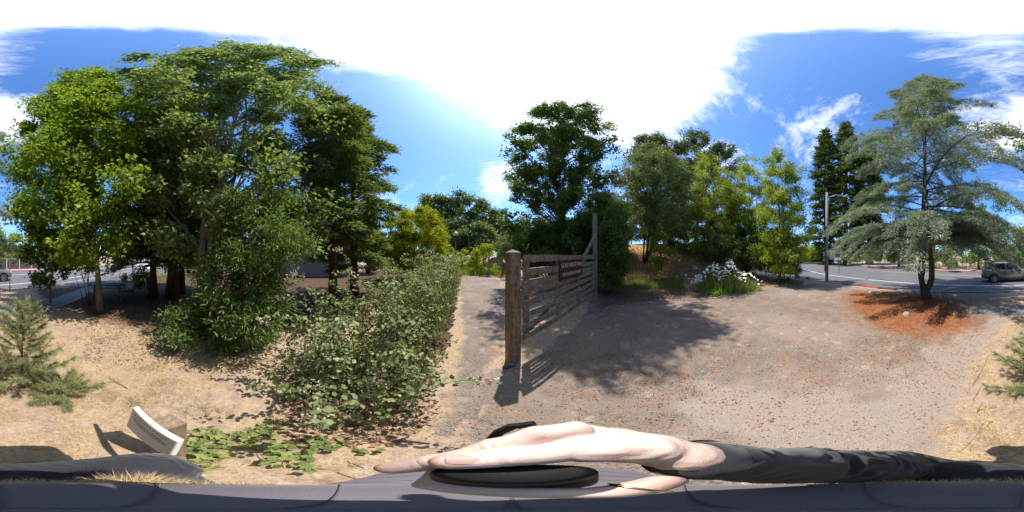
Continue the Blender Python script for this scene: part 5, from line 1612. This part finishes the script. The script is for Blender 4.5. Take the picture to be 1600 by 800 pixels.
# ------------------------------------------------------------------ cars
def car(label, x, y, heading, paint, name='parked_car', group=None, glass_c=(.02, .023, .026), plate='7UKR415'):
    t = thing(name, label, 'car', (x, y, .006), group)
    c_, s_ = math.cos(heading), math.sin(heading)
    def W(v):
        v = np.asarray(v, float)
        return np.stack([x + v[:, 0] * c_ - v[:, 1] * s_, y + v[:, 0] * s_ + v[:, 1] * c_, v[:, 2] + .006], 1)
    def put(nm, mb, mat, par=None, **kw):
        return obj(nm, W(np.concatenate(mb.v)), mb.f, mat, par or t, **kw)
    mp = plain('car_paint', paint, .28, .5, .35, var=.03, **{'Coat Weight': .6, 'Coat Roughness': .05})
    mg = plain('car_glass', glass_c, .05, .6, 0, var=0)
    mk = plain('car_black_trim', (.018, .018, .019), .6, .3)
    mt = plain('tyre_rubber', (.02, .02, .021), .85, .2)
    mr = plain('alloy_rim', (.45, .45, .46), .3, .5, .8)
    # lower body loft: (x, z bottom, z sill, z belt, half width bottom, half width mid, half width belt)
    S = [(-2.21, .42, .55, .72, .62, .74, .70), (-2.16, .34, .55, 1.00, .70, .83, .76), (-1.95, .27, .55, 1.06, .76, .885, .80), (-1.3, .24, .50, 1.05, .80, .90, .83), (-.4, .23, .46, 1.02, .80, .90, .84), (.4, .23, .46, 1.00, .80, .90, .84),
         (.95, .23, .48, .99, .80, .90, .83), (1.5, .25, .52, .95, .78, .88, .78), (1.95, .28, .54, .86, .72, .82, .70), (2.16, .33, .52, .74, .62, .72, .58), (2.22, .42, .54, .64, .52, .60, .50)]
    V, F = [], []
    for (xx, zb, zs, zt, wb, wm, wt) in S:
        half = [(wb * .7, zb), (wb, zb + .03), (wm, zs), (wm, (zs + zt) / 2), ((wm + wt) / 2 + .02, zt - .06), (wt, zt), (wt * .6, zt + .02)]
        V += [(xx, yy, zz) for yy, zz in half] + [(xx, -yy, zz) for yy, zz in half[::-1]]
    k = 14
    for i in range(len(S) - 1):
        for j in range(k):
            F.append((i * k + j, i * k + (j + 1) % k, (i + 1) * k + (j + 1) % k, (i + 1) * k + j))
    F += [tuple(range(k))[::-1], tuple((len(S) - 1) * k + j for j in range(k))]
    put('body', MB().add(V, F), mp, smooth=True, bevel=0)
    # cabin
    Cb = [(-2.10, 1.03, 1.04, .78, .74), (-1.98, 1.04, 1.36, .80, .69), (-1.86, 1.04, 1.53, .81, .64), (-1.3, 1.03, 1.61, .82, .62), (-.4, 1.0, 1.64, .83, .62), (.1, .99, 1.61, .83, .61), (.42, .98, 1.50, .83, .60), (.75, .98, 1.25, .82, .66), (1.08, .97, .985, .80, .76)]
    V, F = [], []
    for (xx, zb, zt, wb, wt) in Cb:
        half = [(wb, zb), (wb * .45 + wt * .55, zb + (zt - zb) * .55), (wt, zt - .05 * (zt - zb) / .6), (wt * .85, zt)]
        V += [(xx, yy, zz) for yy, zz in half] + [(xx, -yy, zz) for yy, zz in half[::-1]]
    k = 8
    for i in range(len(Cb) - 1):
        for j in range(k - 1):
            F.append((i * k + j, i * k + j + 1, (i + 1) * k + j + 1, (i + 1) * k + j))
    put('cabin', MB().add(V, F), mp, smooth=True)
    xs = [q[0] for q in Cb]
    def side_y(xx, zz):
        zb, zt, wb, wt = (np.interp(xx, xs, [q[i] for q in Cb]) for i in (1, 2, 3, 4))
        u = np.clip((zz - zb) / max(zt - zb, .01), 0, 1)
        return wb + (wt - wb) * u + .012
    for sgn in (-1, 1):
        for poly in ([(-1.82, 1.10), (-1.35, 1.09), (-1.35, 1.50), (-1.62, 1.49), (-1.78, 1.36)], [(-1.27, 1.08), (-.42, 1.06), (-.42, 1.54), (-1.27, 1.51)], [(-.34, 1.06), (.82, 1.04), (.40, 1.40), (.12, 1.51), (-.34, 1.54)]):
            V = [(a, sgn * side_y(a, b), b) for a, b in poly]
            put('side_window', MB().add(V, [tuple(range(len(V)))[::sgn]]), mg)
    put('rear_window', MB().add([(-2.085, -.64, 1.10), (-2.085, .64, 1.10), (-1.895, .56, 1.50), (-1.895, -.56, 1.50)], [(0, 3, 2, 1)]), mg)
    put('windscreen', MB().add([(1.035, -.68, 1.05), (1.035, .68, 1.05), (.44, .53, 1.50), (.44, -.53, 1.50)], [(0, 1, 2, 3)]), mg)
    for sgn in (-1, 1):
        put('tail_light', MB().box((-2.13, sgn * .70, .95), (.14, .22, .17)), plain('tail_light_red', (.42, .03, .03), .25, .5), bevel=.02)
        put('headlight', MB().box((2.02, sgn * .62, .74), (.22, .24, .13)), plain('headlight_lens', (.6, .6, .6), .2, .5), bevel=.03)
        put('roof_rail', MB().tube([(-1.6, sgn * .57, 1.60), (-1.5, sgn * .57, 1.68), (-.2, sgn * .57, 1.69), (.05, sgn * .57, 1.62)], .02, 6), mk)
        put('wing_mirror', MB().ball((.62, sgn * .98, 1.07), (.08, .11, .08), 10, 7), mp, smooth=True)
        for xx in (-1.0, .15):
            put('door_handle', MB().box((xx, sgn * .90, .90), (.18, .03, .03)), mp, bevel=.006)
        for xx in (-1.31, -.38, .95):
            put('door_seam', MB().box((xx, sgn * .893, .72), (.012, .02, .52)), mk)
        put('sill_trim', MB().box((-.05, sgn * .87, .32), (2.0, .06, .12)), mk, bevel=.02)
        for xx in (-1.32, 1.38):
            put('wheel_arch', MB().tube([(xx, sgn * .80, .36), (xx, sgn * .907, .36)], .41, 20), mk)
            wh = put('wheel', MB().tube([(xx, sgn * .70, .335), (xx, sgn * .72, .335), (xx, sgn * .90, .335), (xx, sgn * .925, .335)], [.30, .335, .335, .30], 24), mt, smooth=False)
            rim = MB().tube([(xx, sgn * .90, .335), (xx, sgn * .928, .335)], [.22, .215], 20)
            put('rim_dish', rim, mk, wh)
            sp = MB()
            for q in range(5):
                a = q * 1.2566 + .3
                sp.beam((xx, sgn * .934, .335), (xx + .215 * math.cos(a), sgn * .934, .335 + .215 * math.sin(a)), .055, .012, up=(0, 1, 0))
            sp.tube([(xx, sgn * .925, .335), (xx, sgn * .944, .335)], .05, 10)
            n = 20
            for q in range(n):
                a, b = q * 6.2832 / n, (q + 1) * 6.2832 / n
                sp.beam((xx + .218 * math.cos(a), sgn * .936, .335 + .218 * math.sin(a)), (xx + .218 * math.cos(b), sgn * .936, .335 + .218 * math.sin(b)), .03, .016, up=(0, 1, 0))
            put('rim', sp, mr, wh)
    put('rear_bumper', MB().box((-2.19, 0, .50), (.10, 1.5, .20)), mk, bevel=.03)
    put('spoiler', MB().box((-1.93, 0, 1.575), (.24, 1.08, .04), 0, 0, -.1), mp, bevel=.015)
    pl_ = put('number_plate', MB().box((-2.225, 0, .80), (.012, .34, .16)), plain('plate_white', (.7, .7, .7), .5), bevel=.004)
    put('grille', MB().box((2.2, 0, .60), (.05, .8, .18)), mk, bevel=.02)
    return t
car('grey-green estate car driving past on the road behind the cedar', 1.30, -13.55, R_(198), (.17, .185, .165), 'passing_car')
pv = at(221, 400, 17.5)
car('silver car parked on the apron, seen between the redwood trunks', pv[0], pv[1], math.atan2(pv[1], pv[0]) + .1, (.48, .48, .48), 'parked_car')

# ------------------------------------------------------------------ houses and fence
def house(name, label, c, ang, L, Wd, hw, hr, wallc, roofc, wins, door=None, siding=True):
    t = thing(name, label, 'house', (c[0], c[1], 0))
    ca, sa = math.cos(ang), math.sin(ang)
    def Wp(v):
        v = np.asarray(v, float)
        return np.stack([c[0] + v[:, 0] * ca - v[:, 1] * sa, c[1] + v[:, 0] * sa + v[:, 1] * ca, v[:, 2]], 1)
    l, w = L / 2, Wd / 2
    wm = plain('house_wall', wallc, .85, .2, var=.08, scale=3)
    V = [(-l, -w, -.1), (l, -w, -.1), (l, w, -.1), (-l, w, -.1), (-l, -w, hw), (l, -w, hw), (l, w, hw), (-l, w, hw), (-l, 0, hr - .03), (l, 0, hr - .03)]
    obj('wall', Wp(V), [(0, 1, 5, 4), (2, 3, 7, 6), (1, 2, 6, 9, 5), (3, 0, 4, 8, 7)], wm, t)
    e = .45
    k = (hr - hw) / w
    V = []
    for z in (0, .12):
        V += [(-l - e, -w - e, hw - k * e + z), (l + e, -w - e, hw - k * e + z), (l + e, 0, hr + z), (-l - e, 0, hr + z), (l + e, w + e, hw - k * e + z), (-l - e, w + e, hw - k * e + z)]
    ro = obj('roof', Wp(V), [(3, 2, 1, 0), (5, 4, 2, 3), (6, 7, 8, 9), (9, 8, 10, 11), (0, 1, 7, 6), (4, 5, 11, 10), (1, 2, 8, 7), (2, 4, 10, 8), (0, 6, 9, 3), (3, 9, 11, 5)], plain('house_roof', roofc, .9, .2, var=.2, scale=5), t)
    if siding:
        for side in (-1, 1):
            for q in range(int(hw / .3)):
                obj('siding_board', Wp(np.concatenate(MB().box((0, side * (w + .012), .2 + q * .3), (L - .02, .03, .285)).v)), MB().box((0, 0, 0), (1, 1, 1)).f, wm, t)
    for (u, z, ww, hh, side) in wins:
        f = obj('window', Wp(np.concatenate(MB().box((u, side * (w + .035), z), (ww + .16, .06, hh + .16)).v)), MB().box((0, 0, 0), (1, 1, 1)).f, plain('window_frame', (.6, .6, .58), .6), t)
        obj('pane', Wp(np.concatenate(MB().box((u, side * (w + .06), z), (ww, .03, hh)).v)), MB().box((0, 0, 0), (1, 1, 1)).f, plain('window_glass', (.03, .035, .04), .08, .6), f)
    return t
house('cottage', 'grey board cottage half hidden behind the redwoods', (-18.0, 5.2), R_(68), 11, 5, 3.6, 5.4, (.24, .245, .26), (.10, .09, .085), [(-2.6, 1.9, 1.1, 1.3, -1), (3.4, 1.9, 1.1, 1.3, -1)])
hp = at(1258, 400, 62)
house('distant_house', 'white house with dark roof far across the road', (hp[0], hp[1]), R_(75), 14, 8, 3.2, 5.4, (.62, .61, .58), (.10, .10, .11), [(-4, 1.7, 1.5, 1.3, 1), (0, 1.7, 1.5, 1.3, 1), (4, 1.7, 1.5, 1.3, 1)], siding=False)
hp = at(1596, 400, 44)
house('distant_house', 'pale house across the road behind the car', (hp[0], hp[1]), R_(10), 15, 8, 3.0, 5.0, (.50, .47, .42), (.16, .13, .11), [(-4, 1.6, 1.5, 1.2, 1), (3, 1.6, 1.5, 1.2, 1)], siding=False)
hp = at(230, 400, 60)
house('distant_house', 'pale house far beyond the parking apron', (hp[0], hp[1]), R_(-40), 18, 8, 3.2, 5.2, (.52, .50, .46), (.15, .13, .12), [(-4, 1.7, 1.5, 1.2, 1), (3, 1.7, 1.5, 1.2, 1)], siding=False)
def far_fence():
    a, b = np.array((3.0, -23.6)), np.array((-11.0, -27.4))
    d = (b - a) / np.linalg.norm(b - a); L = np.linalg.norm(b - a)
    t = thing('board_fence', 'dark board fence with pale posts across the road', 'fence', (*((a + b) / 2), 0))
    m = plain('dark_fence_wood', (.09, .075, .065), .85, .2, var=.25, scale=6)
    mw = plain('pale_post', (.42, .40, .37), .8)
    me = None
    n = int(L / .2)
    for k in range(n):
        p = a + d * (k + .5) * L / n
        if me is None:
            o = MB().box((0, 0, 0), (.185, .03, 1.5), math.atan2(d[1], d[0])).build('board', m)
            me = o.data; bpy.data.objects.remove(o)
        o = bpy.data.objects.new('board', me); COL.objects.link(o); o.parent = t
        o.location = tuple(np.array((p[0], p[1], .85 + random.uniform(-.02, .02))) - origin(t))
    for k in range(8):
        p = a + d * L * k / 7 + np.array((-d[1], d[0])) * -.06
        MB().box((*p, .9), (.12, .12, 1.8), math.atan2(d[1], d[0])).build('post', mw, t)
    MB().beam((*a, 1.66), (*b, 1.66), .12, .06).build('cap_rail', mw, t)
far_fence()

# ================================================================== PERSON HOLDING THE CAMERA UP
person = thing('person', 'person in dark long-sleeved top and grey cap, right arm raised holding the camera handle', 'person', (0, -.10, 0))
def capsules(chains, n=14):
    mb = MB()
    for ch in chains:
        for (p, r) in ch:
            mb.ball(p, r, 14, 9)
        for (p, r), (q, s) in zip(ch[:-1], ch[1:]):
            p_, q_ = np.array(p, float), np.array(q, float)
            if np.linalg.norm(q_ - p_) > 1e-4:
                mb.tube([p_, q_], [r, s], n)
    return mb
def remesh_raw(mb, voxel, smooth_it, disp=None):
    V = np.concatenate(mb.v)
    me = bpy.data.meshes.new('tmp')
    me.from_pydata([tuple(p) for p in V], [], [tuple(f) for f in mb.f])
    o = bpy.data.objects.new('tmp', me); COL.objects.link(o)
    m = o.modifiers.new('r', 'REMESH'); m.mode = 'VOXEL'; m.voxel_size = voxel
    if smooth_it:
        q = o.modifiers.new('s', 'SMOOTH'); q.iterations = smooth_it; q.factor = .5
    bpy.context.view_layer.update()
    me2 = bpy.data.meshes.new_from_object(o.evaluated_get(bpy.context.evaluated_depsgraph_get()))
    bpy.data.objects.remove(o)
    v = np.zeros(len(me2.vertices) * 3); me2.vertices.foreach_get('co', v); v = v.reshape(-1, 3)
    if disp is not None:
        nn = np.zeros(len(me2.vertices) * 3); me2.vertices.foreach_get('normal', nn)
        v = v + nn.reshape(-1, 3) * disp(v)[:, None]
    f = np.zeros(len(me2.loops), np.int32); me2.loops.foreach_get('vertex_index', f)
    bpy.data.meshes.remove(me2)
    return v, f.reshape(-1, 4)
def remeshed(name, mb, voxel, mat, parent, smooth_it=4, disp=None, extra=None, flush=None):
    v, f = remesh_raw(mb, voxel, smooth_it, disp)
    if extra is not None:
        f = np.vstack([f, extra[1] + len(v)]); v = np.vstack([v, extra[0]])
    me = raw_mesh(name, v - origin(parent), f)
    if flush is not None:
        a = me.attributes.new('flush', 'FLOAT', 'POINT'); a.data.foreach_set('value', flush(v).astype(np.float32))
    me.polygons.foreach_set('use_smooth', np.ones(len(me.polygons), bool))
    return link(name, me, mat, parent)

def skin_mat():
    t = NT('skin')
    n = t.noise(60, 3, .6); n2 = t.noise(9, 3, .6)
    c = t.mix(t.smooth(.35, .7, n2), (.74, .54, .46), (.84, .66, .58))
    c = t.mix(t.math('MULTIPLY', t.smooth(.4, .65, n), .35), c, (.60, .33, .26))
    c = t.mix(t.math('MULTIPLY', t.attr('flush'), .6, True), c, (.56, .25, .20))
    fine = t.noise(420, 3, .7)
    return t.done(t.bsdf(c, .5, .4, normal=t.bump(t.math('ADD', fine, t.math('MULTIPLY', n, .8)), .35, .0015), **{'Subsurface Weight': .12, 'Subsurface Radius': (.012, .004, .002), 'Subsurface Scale': .5}))
SKIN = skin_mat()
def cloth_mat(name, col, sc=900):
    t = NT(name)
    n = t.noise(sc, 2, .5); n2 = t.noise(14, 4, .6)
    lint = t.noise(260, 4, .8)
    c = t.mix(n2, tuple(q * .72 for q in col), tuple(q * 1.25 for q in col))
    c = t.mix(t.math('MULTIPLY', t.smooth(.66, .74, lint), .18), c, tuple(min(.5, q * 2 + .05) for q in col))
    return t.done(t.bsdf(c, .9, .12, normal=t.bump(t.math('ADD', n, lint), .5, .0015), **{'Sheen Weight': .25}))
TOP = cloth_mat('dark_slate_jersey', (.036, .034, .043))
CAPM = cloth_mat('grey_cap_cloth', (.155, .138, .160))
HAIR = leaf_mat('blond_hair', (.36, .25, .13), (.58, .44, .26), .2, .4, (.75, .65, .48))
PANTS = cloth_mat('dark_trousers', (.03, .035, .05))

ELB = (.150, -.035, 1.585); SHO = (.165, -.155, 1.335); WR = (.088, .047, 1.815)
def build_person():
    # hand: knuckle row stacked along the handle, index uppermost
    K = [(.050, .122, 1.858), (.052, .133, 1.838), (.056, .132, 1.817), (.064, .124, 1.798)]
    chains = [
        # legs, torso, neck, head
        [((-.09, -.13, .06), .045), ((-.095, -.13, .45), .052), ((-.09, -.13, .85), .080)],
        [((.09, -.13, .06), .045), ((.095, -.13, .45), .052), ((.09, -.13, .85), .080)],
        [((-.09, -.06, .035), .034), ((-.09, -.13, .05), .040)], [((.09, -.06, .035), .034), ((.09, -.13, .05), .040)],
        [((-.06, -.14, .88), .11), ((-.04, -.14, 1.05), .105), ((-.05, -.15, 1.22), .105)], [((.06, -.14, .88), .11), ((.04, -.14, 1.05), .105), ((.05, -.15, 1.22), .105)],
        [((0, -.125, 1.25), .06), ((0, -.06, 1.40), .052), ((0, -.01, 1.46), .06)],
        [((0, -.005, 1.50), .088), ((0, .02, 1.46), .078), ((0, .045, 1.405), .045), ((0, .06, 1.39), .03)],
        [((0, .085, 1.48), .011), ((0, .105, 1.45), .014)], [((.082, -.01, 1.47), .018), ((.084, -.012, 1.445), .012)], [((-.082, -.01, 1.47), .018), ((-.084, -.012, 1.445), .012)],
        [((-.02, .088, 1.415), .009), ((.02, .088, 1.415), .009)],
        # left arm hanging, right arm raised
        [((-.165, -.14, 1.32), .055), ((-.21, -.15, 1.06), .042), ((-.20, -.09, .83), .028), ((-.195, -.075, .76), .03), ((-.19, -.06, .69), .016)],
        [SHOR, (ELB, .043), ((.118, .011, 1.69), .036)],
    ]
    hand = [
        [(ELB, .041), ((.115, .015, 1.71), .034), ((.100, .033, 1.768), .0295), (WR, .0275)],
        # palm and fingers
        [(WR, .026), ((.084, .070, 1.828), .027), ((.072, .098, 1.832), .026), ((.058, .118, 1.838), .021)],
        [(WR, .023), ((.082, .080, 1.812), .024), ((.066, .112, 1.812), .021)],
        [(K[0], .0155), ((.018, .120, 1.866), .0130), ((-.012, .103, 1.852), .0120), ((-.038, .079, 1.830), .0118), ((-.053, .060, 1.810), .0108)],
        [(K[1], .0145), ((.016, .132, 1.836), .0122), ((-.014, .118, 1.828), .0112), ((-.034, .092, 1.822), .0100), ((-.031, .074, 1.818), .0090)],
        [(K[2], .0135), ((.020, .132, 1.812), .0118), ((-.012, .114, 1.802), .0108), ((-.034, .082, 1.798), .0100), ((-.022, .046, 1.797), .0094), ((.018, .030, 1.802), .0098), ((.046, .034, 1.808), .0092)],
        [(K[3], .0118), ((.028, .122, 1.786), .0105), ((-.004, .106, 1.778), .0095), ((-.024, .076, 1.776), .0088), ((-.014, .050, 1.776), .0082)],
        # thumb lying across the top of the handle, web of skin to the index knuckle
        [((.080, .066, 1.836), .022), ((.058, .080, 1.850), .0185), ((.030, .088, 1.860), .0150), ((-.004, .083, 1.861), .0135), ((-.028, .072, 1.857), .0120)],
        [((.062, .095, 1.846), .018), ((.044, .104, 1.852), .0150), ((.022, .106, 1.853), .0100)],
        [((.070, .085, 1.840), .020), ((.050, .100, 1.850), .016)],
    ]
    joints = [((-.012, .103, 1.852), (-.9, -.6, -.5), 1.0), ((-.040, .077, 1.828), (-.75, -.75, -.7), .8), ((-.004, .083, 1.861), (-1, -.3, -.05), 1.0), ((.018, .120, 1.866), (-1, -.2, 0), .5),
              ((-.014, .118, 1.828), (-.9, -.6, -.2), .9), ((.058, .080, 1.850), (-.9, .3, .3), .6), ((.016, .132, 1.836), (-1, -.2, 0), .5)]
    knuck = [K[0], K[1], (.052, .092, 1.853)]
    def hand_disp(v):
        d = np.zeros(len(v))
        for c, ax, w in joints:
            ax = unit(np.array(ax, float)); q = v - np.array(c)
            sp = q @ ax; r = np.linalg.norm(q - sp[:, None] * ax, axis=1)
            m = np.exp(-(r / .020) ** 4)
            d += w * .0012 * np.exp(-(sp / .006) ** 2) * m
            for k in (-.0042, -.0016, .0012, .0040):
                d -= w * .0011 * np.exp(-((sp - k + .0008 * np.sin(r * 900)) / .0007) ** 2) * m
        for c in knuck:
            d += .0016 * np.exp(-(np.linalg.norm(v - np.array(c), axis=1) / .010) ** 2)
        # tendons and veins on the back of the hand
        t_ = (v - np.array(WR)) @ unit(np.array((-.35, .9, .1)))
        d += .0008 * np.sin(v[:, 2] * 520 + 6 * np.sin(t_ * 60)) * np.exp(-((t_ - .045) / .03) ** 2) * (v[:, 0] > .03)
        return d
    tips = [(-.056, .057, 1.806), (-.030, .071, 1.857), (.046, .034, 1.808), (-.031, .074, 1.818), (-.014, .050, 1.776)]
    def flush(v):
        f = np.zeros(len(v))
        for c in tips: f = np.maximum(f, np.exp(-(np.linalg.norm(v - np.array(c), axis=1) / .016) ** 2))
        for c, ax, w in joints: f = np.maximum(f, .55 * w * np.exp(-(np.linalg.norm(v - np.array(c), axis=1) / .010) ** 2))
        return np.maximum(f, .5 * np.exp(-(np.linalg.norm(v - np.array(WR), axis=1) / .02) ** 2))
    hv = remesh_raw(capsules(hand), .0016, 7, hand_disp)
    remeshed('body', capsules(chains), .005, SKIN, person, 3, extra=hv, flush=flush)
    # nails
    def nail(c, d, n_, w, l):
        c, d, n_ = np.array(c), unit(np.array(d, float)), unit(np.array(n_, float))
        s = np.cross(n_, d)
        V, F = [], []
        for i in range(5):
            for j in range(5):
                u, v = i / 4, (j / 4 - .5) * 2
                hw = w * (1 - .18 * (2 * u - 1) ** 2)
                V.append(c + d * l * (u - .5) + s * hw * v - n_ * (v * v * w * .45))
        F = [(i * 5 + j, (i + 1) * 5 + j, (i + 1) * 5 + j + 1, i * 5 + j + 1) for i in range(4) for j in range(4)]
        obj('fingernail', V, F, plain('fingernail', (.58, .36, .31), .35, .35, var=.02), person, smooth=True)
    nail((-.0520, .0680, 1.8258), (-.62, -.62, -.60), (-.40, -.12, .90), .0070, .0135)
    nail((-.0235, .0745, 1.8712), (-1, -.38, -.10), (-.12, .0, 1), .0080, .016)
    # ring on the curled finger
    ring = MB(); a = np.linspace(0, 6.2832, 21)
    rc, rd = np.array((.030, .0318, 1.8045)), unit(np.array((1, .05, .13)))
    e1 = unit(np.cross(rd, (0, 0, 1.))); e2 = np.cross(rd, e1)
    ring.tube([rc + .0103 * (math.cos(q) * e1 + math.sin(q) * e2) for q in a], .0016, 6, cap=False)
    ring.build('ring', plain('gold_ring', (.75, .62, .38), .25, .5, 1.0, var=.02), person, smooth=True)
    # top
    def folds(v):
        d = np.zeros(len(v))
        arm = sstep(.08, .12, v[:, 0]) * sstep(1.3, 1.4, v[:, 2])
        ph = v[:, 2] * 95 + 30 * v[:, 0] - 55 * v[:, 1] + 2.2 * np.sin(40 * v[:, 1] + 25 * v[:, 2])
        amp = .0048 * np.exp(-((v[:, 2] - 1.575) / .06) ** 2) + .0012
        d += arm * amp * (np.sin(ph) + .5 * np.sin(1.9 * ph + 60 * v[:, 0]) - .6)
        d += .0012 * np.sin(210 * v[:, 0] + 150 * v[:, 2] + 3 * np.sin(90 * v[:, 1]))
        d += (1 - arm) * .003 * np.sin(28 * v[:, 0] + 18 * v[:, 1] + 2 * np.sin(22 * v[:, 2] + 17 * v[:, 0]))
        return d
    ch = [[((-.06, -.14, .86), .122), ((-.045, -.14, 1.05), .118), ((-.055, -.155, 1.22), .118)], [((.06, -.14, .86), .122), ((.045, -.14, 1.05), .118), ((.055, -.155, 1.22), .118)],
          [((-.17, -.14, 1.305), .078), ((-.07, -.15, 1.30), .092), ((.07, -.15, 1.30), .092), ((.165, -.155, 1.32), .078)], [((0, -.15, 1.27), .10), ((0, -.11, 1.345), .068)],
          [((-.17, -.14, 1.31), .077), ((-.215, -.15, 1.06), .056), ((-.204, -.095, .86), .042)],
          [((.165, -.155, 1.32), .077), (SHO, .074), (ELB, .058), ((.123, .005, 1.680), .047), ((.0945, .0395, 1.793), .0375)]]
    remeshed('top', capsules(ch), .0042, TOP, person, 4, folds)
    cuff = MB(); cuff.tube([(.0975, .036, 1.782), (.0915, .0430, 1.806)], [.0405, .0365], 20, cap=False); cuff.build('cuff', TOP, person, smooth=True)
    ch = [[((-.09, -.13, .10), .062), ((-.095, -.13, .45), .070), ((-.085, -.135, .86), .100)], [((.09, -.13, .10), .062), ((.095, -.13, .45), .070), ((.085, -.135, .86), .100)], [((-.05, -.14, .88), .118), ((.05, -.14, .88), .118)]]
    remeshed('trousers', capsules(ch), .009, PANTS, person, 2)
    for s in (-.09, .09):
        remeshed('shoe', capsules([[((s, -.16, .038), .042), ((s, -.06, .040), .044), ((s, .03, .032), .034)]]), .006, plain('shoe_leather', (.05, .045, .042), .6), person, 2)
    # eyes
    for s in (-1, 1):
        MB().ball((s * .032, .088, 1.475), .0115, 12, 8).build('eye', plain('eye_white', (.6, .6, .6), .2, .5), person, smooth=True)
    # cap: panelled crown, seams, button and brim
    cc = np.array((0, -.004, 1.515)); ax_, ay_, az_ = .098, .106, .092
    V, F = [], []
    nu, nv = 60, 16
    for i in range(nv + 1):
        t_ = (math.pi / 2) * (1 - i / nv) if i else math.pi / 2
        for j in range(nu):
            p = 2 * math.pi * j / nu
            seam = 1 - .012 * math.exp(-((((p / (math.pi / 3)) % 1) - .5) ** 2) / .002) * math.sin(t_)
            r = math.sin(t_) ** .85 * seam
            V.append((ax_ * r * math.cos(p), ay_ * r * math.sin(p), az_ * math.cos(t_) ** .9 + .002 * math.sin(5 * p) * math.sin(t_)))
    for i in range(nv):
        for j in range(nu):
            F.append((i * nu + j, i * nu + (j + 1) % nu, (i + 1) * nu + (j + 1) % nu, (i + 1) * nu + j))
    cap = obj('cap', np.array(V) + cc, F, CAPM, person, smooth=True)
    sm = cap.modifiers.new('s', 'SOLIDIFY'); sm.thickness = .002
    MB().ball(cc + (0, 0, az_ + .001), (.008, .008, .004), 12, 6).build('button', CAPM, cap, smooth=True)
    stx = cloth_mat('cap_stitching', (.115, .10, .12))
    for j in range(6):
        p = (j + .5) * math.pi / 3
        MB().tube([cc + ((ax_ + .001) * math.sin(t_) ** .85 * math.cos(p) * .992, (ay_ + .001) * math.sin(t_) ** .85 * math.sin(p) * .992, (az_ + .0012) * math.cos(t_) ** .9) for t_ in np.linspace(.08, 1.55, 14)], .0007, 5, cap=False).build('seam', stx, cap, smooth=True)
    V, F = [], []
    n, m = 30, 8
    for s in (0, -.003):
        for i in range(n + 1):
            u = -1 + 2 * i / n
            a = u * 1.25
            r0 = np.array((ax_ * math.sin(a) * .99, ay_ * math.cos(a) * .99))
            outr = np.array((.112 * np.sign(u) * abs(math.sin(a)) ** .8, .028 + .150 * max(math.cos(a), 0) ** .55))
            for k in range(m + 1):
                q = r0 + (outr - r0) * k / m
                V.append((q[0], q[1], .004 + s - .018 * (q[0] / .1) ** 2 - .012 * (k / m) * abs(math.cos(a))))
    st_ = (n + 1) * (m + 1)
    for i in range(n):
        for k in range(m):
            a = i * (m + 1) + k
            F += [(a, a + 1, a + m + 2, a + m + 1), (st_ + a, st_ + a + m + 1, st_ + a + m + 2, st_ + a + 1)]
        a = i * (m + 1) + m
        F.append((a, st_ + a, st_ + a + m + 1, a + m + 1))
    br = obj('brim', np.array(V) + cc, F, CAPM, cap, smooth=True)
    for q in (.35, .6, .85):
        pts = []
        for i in range(n + 1):
            k = int(q * m)
            pts.append(np.array(V[i * (m + 1) + k]) + cc + (0, 0, .0006))
        MB().tube(pts, .0007, 4, cap=False).build('stitch_line', stx, br)
    # blond hair escaping under the cap
    n = 3800
    az = rng.uniform(math.pi * .95, math.pi * 2.05, n)                # back half, mathematical angle
    az = np.where(rng.random(n) < .35, rng.normal(math.pi * 1.22, .16, n), az)
    long_ = np.exp(-((az - math.pi * 1.22) / .17) ** 2)
    L = .012 + .022 * rng.random(n) + .035 * long_ * rng.random(n)
    C = np.stack([ax_ * .97 * np.cos(az), ay_ * .97 * np.sin(az), np.full(n, -.012) + rng.uniform(-.01, .01, n)], 1) + cc
    D = np.stack([np.cos(az) + rng.normal(0, .5, n), np.sin(az) + rng.normal(0, .5, n), -.9 + .7 * long_ + rng.normal(0, .3, n)], 1)
    leaves('hair', C, D, rnd_dirs(n), L, .0006 + .0004 * rng.random(n), BLADE, HAIR, person, 'stuff')
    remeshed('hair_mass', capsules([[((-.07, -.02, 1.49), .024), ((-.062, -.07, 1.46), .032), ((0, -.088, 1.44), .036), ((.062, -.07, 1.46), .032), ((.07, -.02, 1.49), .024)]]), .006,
             plain('hair_dark_blond', (.34, .24, .13), .6, .3, var=.25, scale=90, bump=.6), person, 2)  # mottled blond, darker than the loose strands over it
SHOR = (SHO, .055)
build_person()
# the black handle in the hand
hd = thing('camera_handle', 'black oval camera handle gripped in the raised hand', 'camera', (0, .062, 1.76))
V, F = [], []
n = 28
prof = [(1.742, .55), (1.745, .86), (1.752, .98), (1.775, 1), (1.838, 1), (1.845, .985), (1.8485, .93), (1.8495, .80)]
for z, s_ in prof:
    for j in range(n):
        a = 6.28318 * j / n
        V.append((.033 * s_ * math.cos(a) + .001, .060 + .0165 * s_ * math.sin(a), z))
for i in range(len(prof) - 1):
    for j in range(n):
        F.append((i * n + j, i * n + (j + 1) % n, (i + 1) * n + (j + 1) % n, (i + 1) * n + j))
F += [tuple(range(n))[::-1], tuple((len(prof) - 1) * n + j for j in range(n))]
obj('grip', V, F, plain('black_plastic', (.006, .006, .007), .55, .12, var=0), hd, smooth=True)
stp = MB().tube([(-.02, .14, 1.79), (-.012, .146, 1.825), (.0, .148, 1.845), (.02, .146, 1.855)], .006, 6)
stp.build('wrist_strap', plain('strap_webbing', (.02, .02, .022), .8, .2), hd)
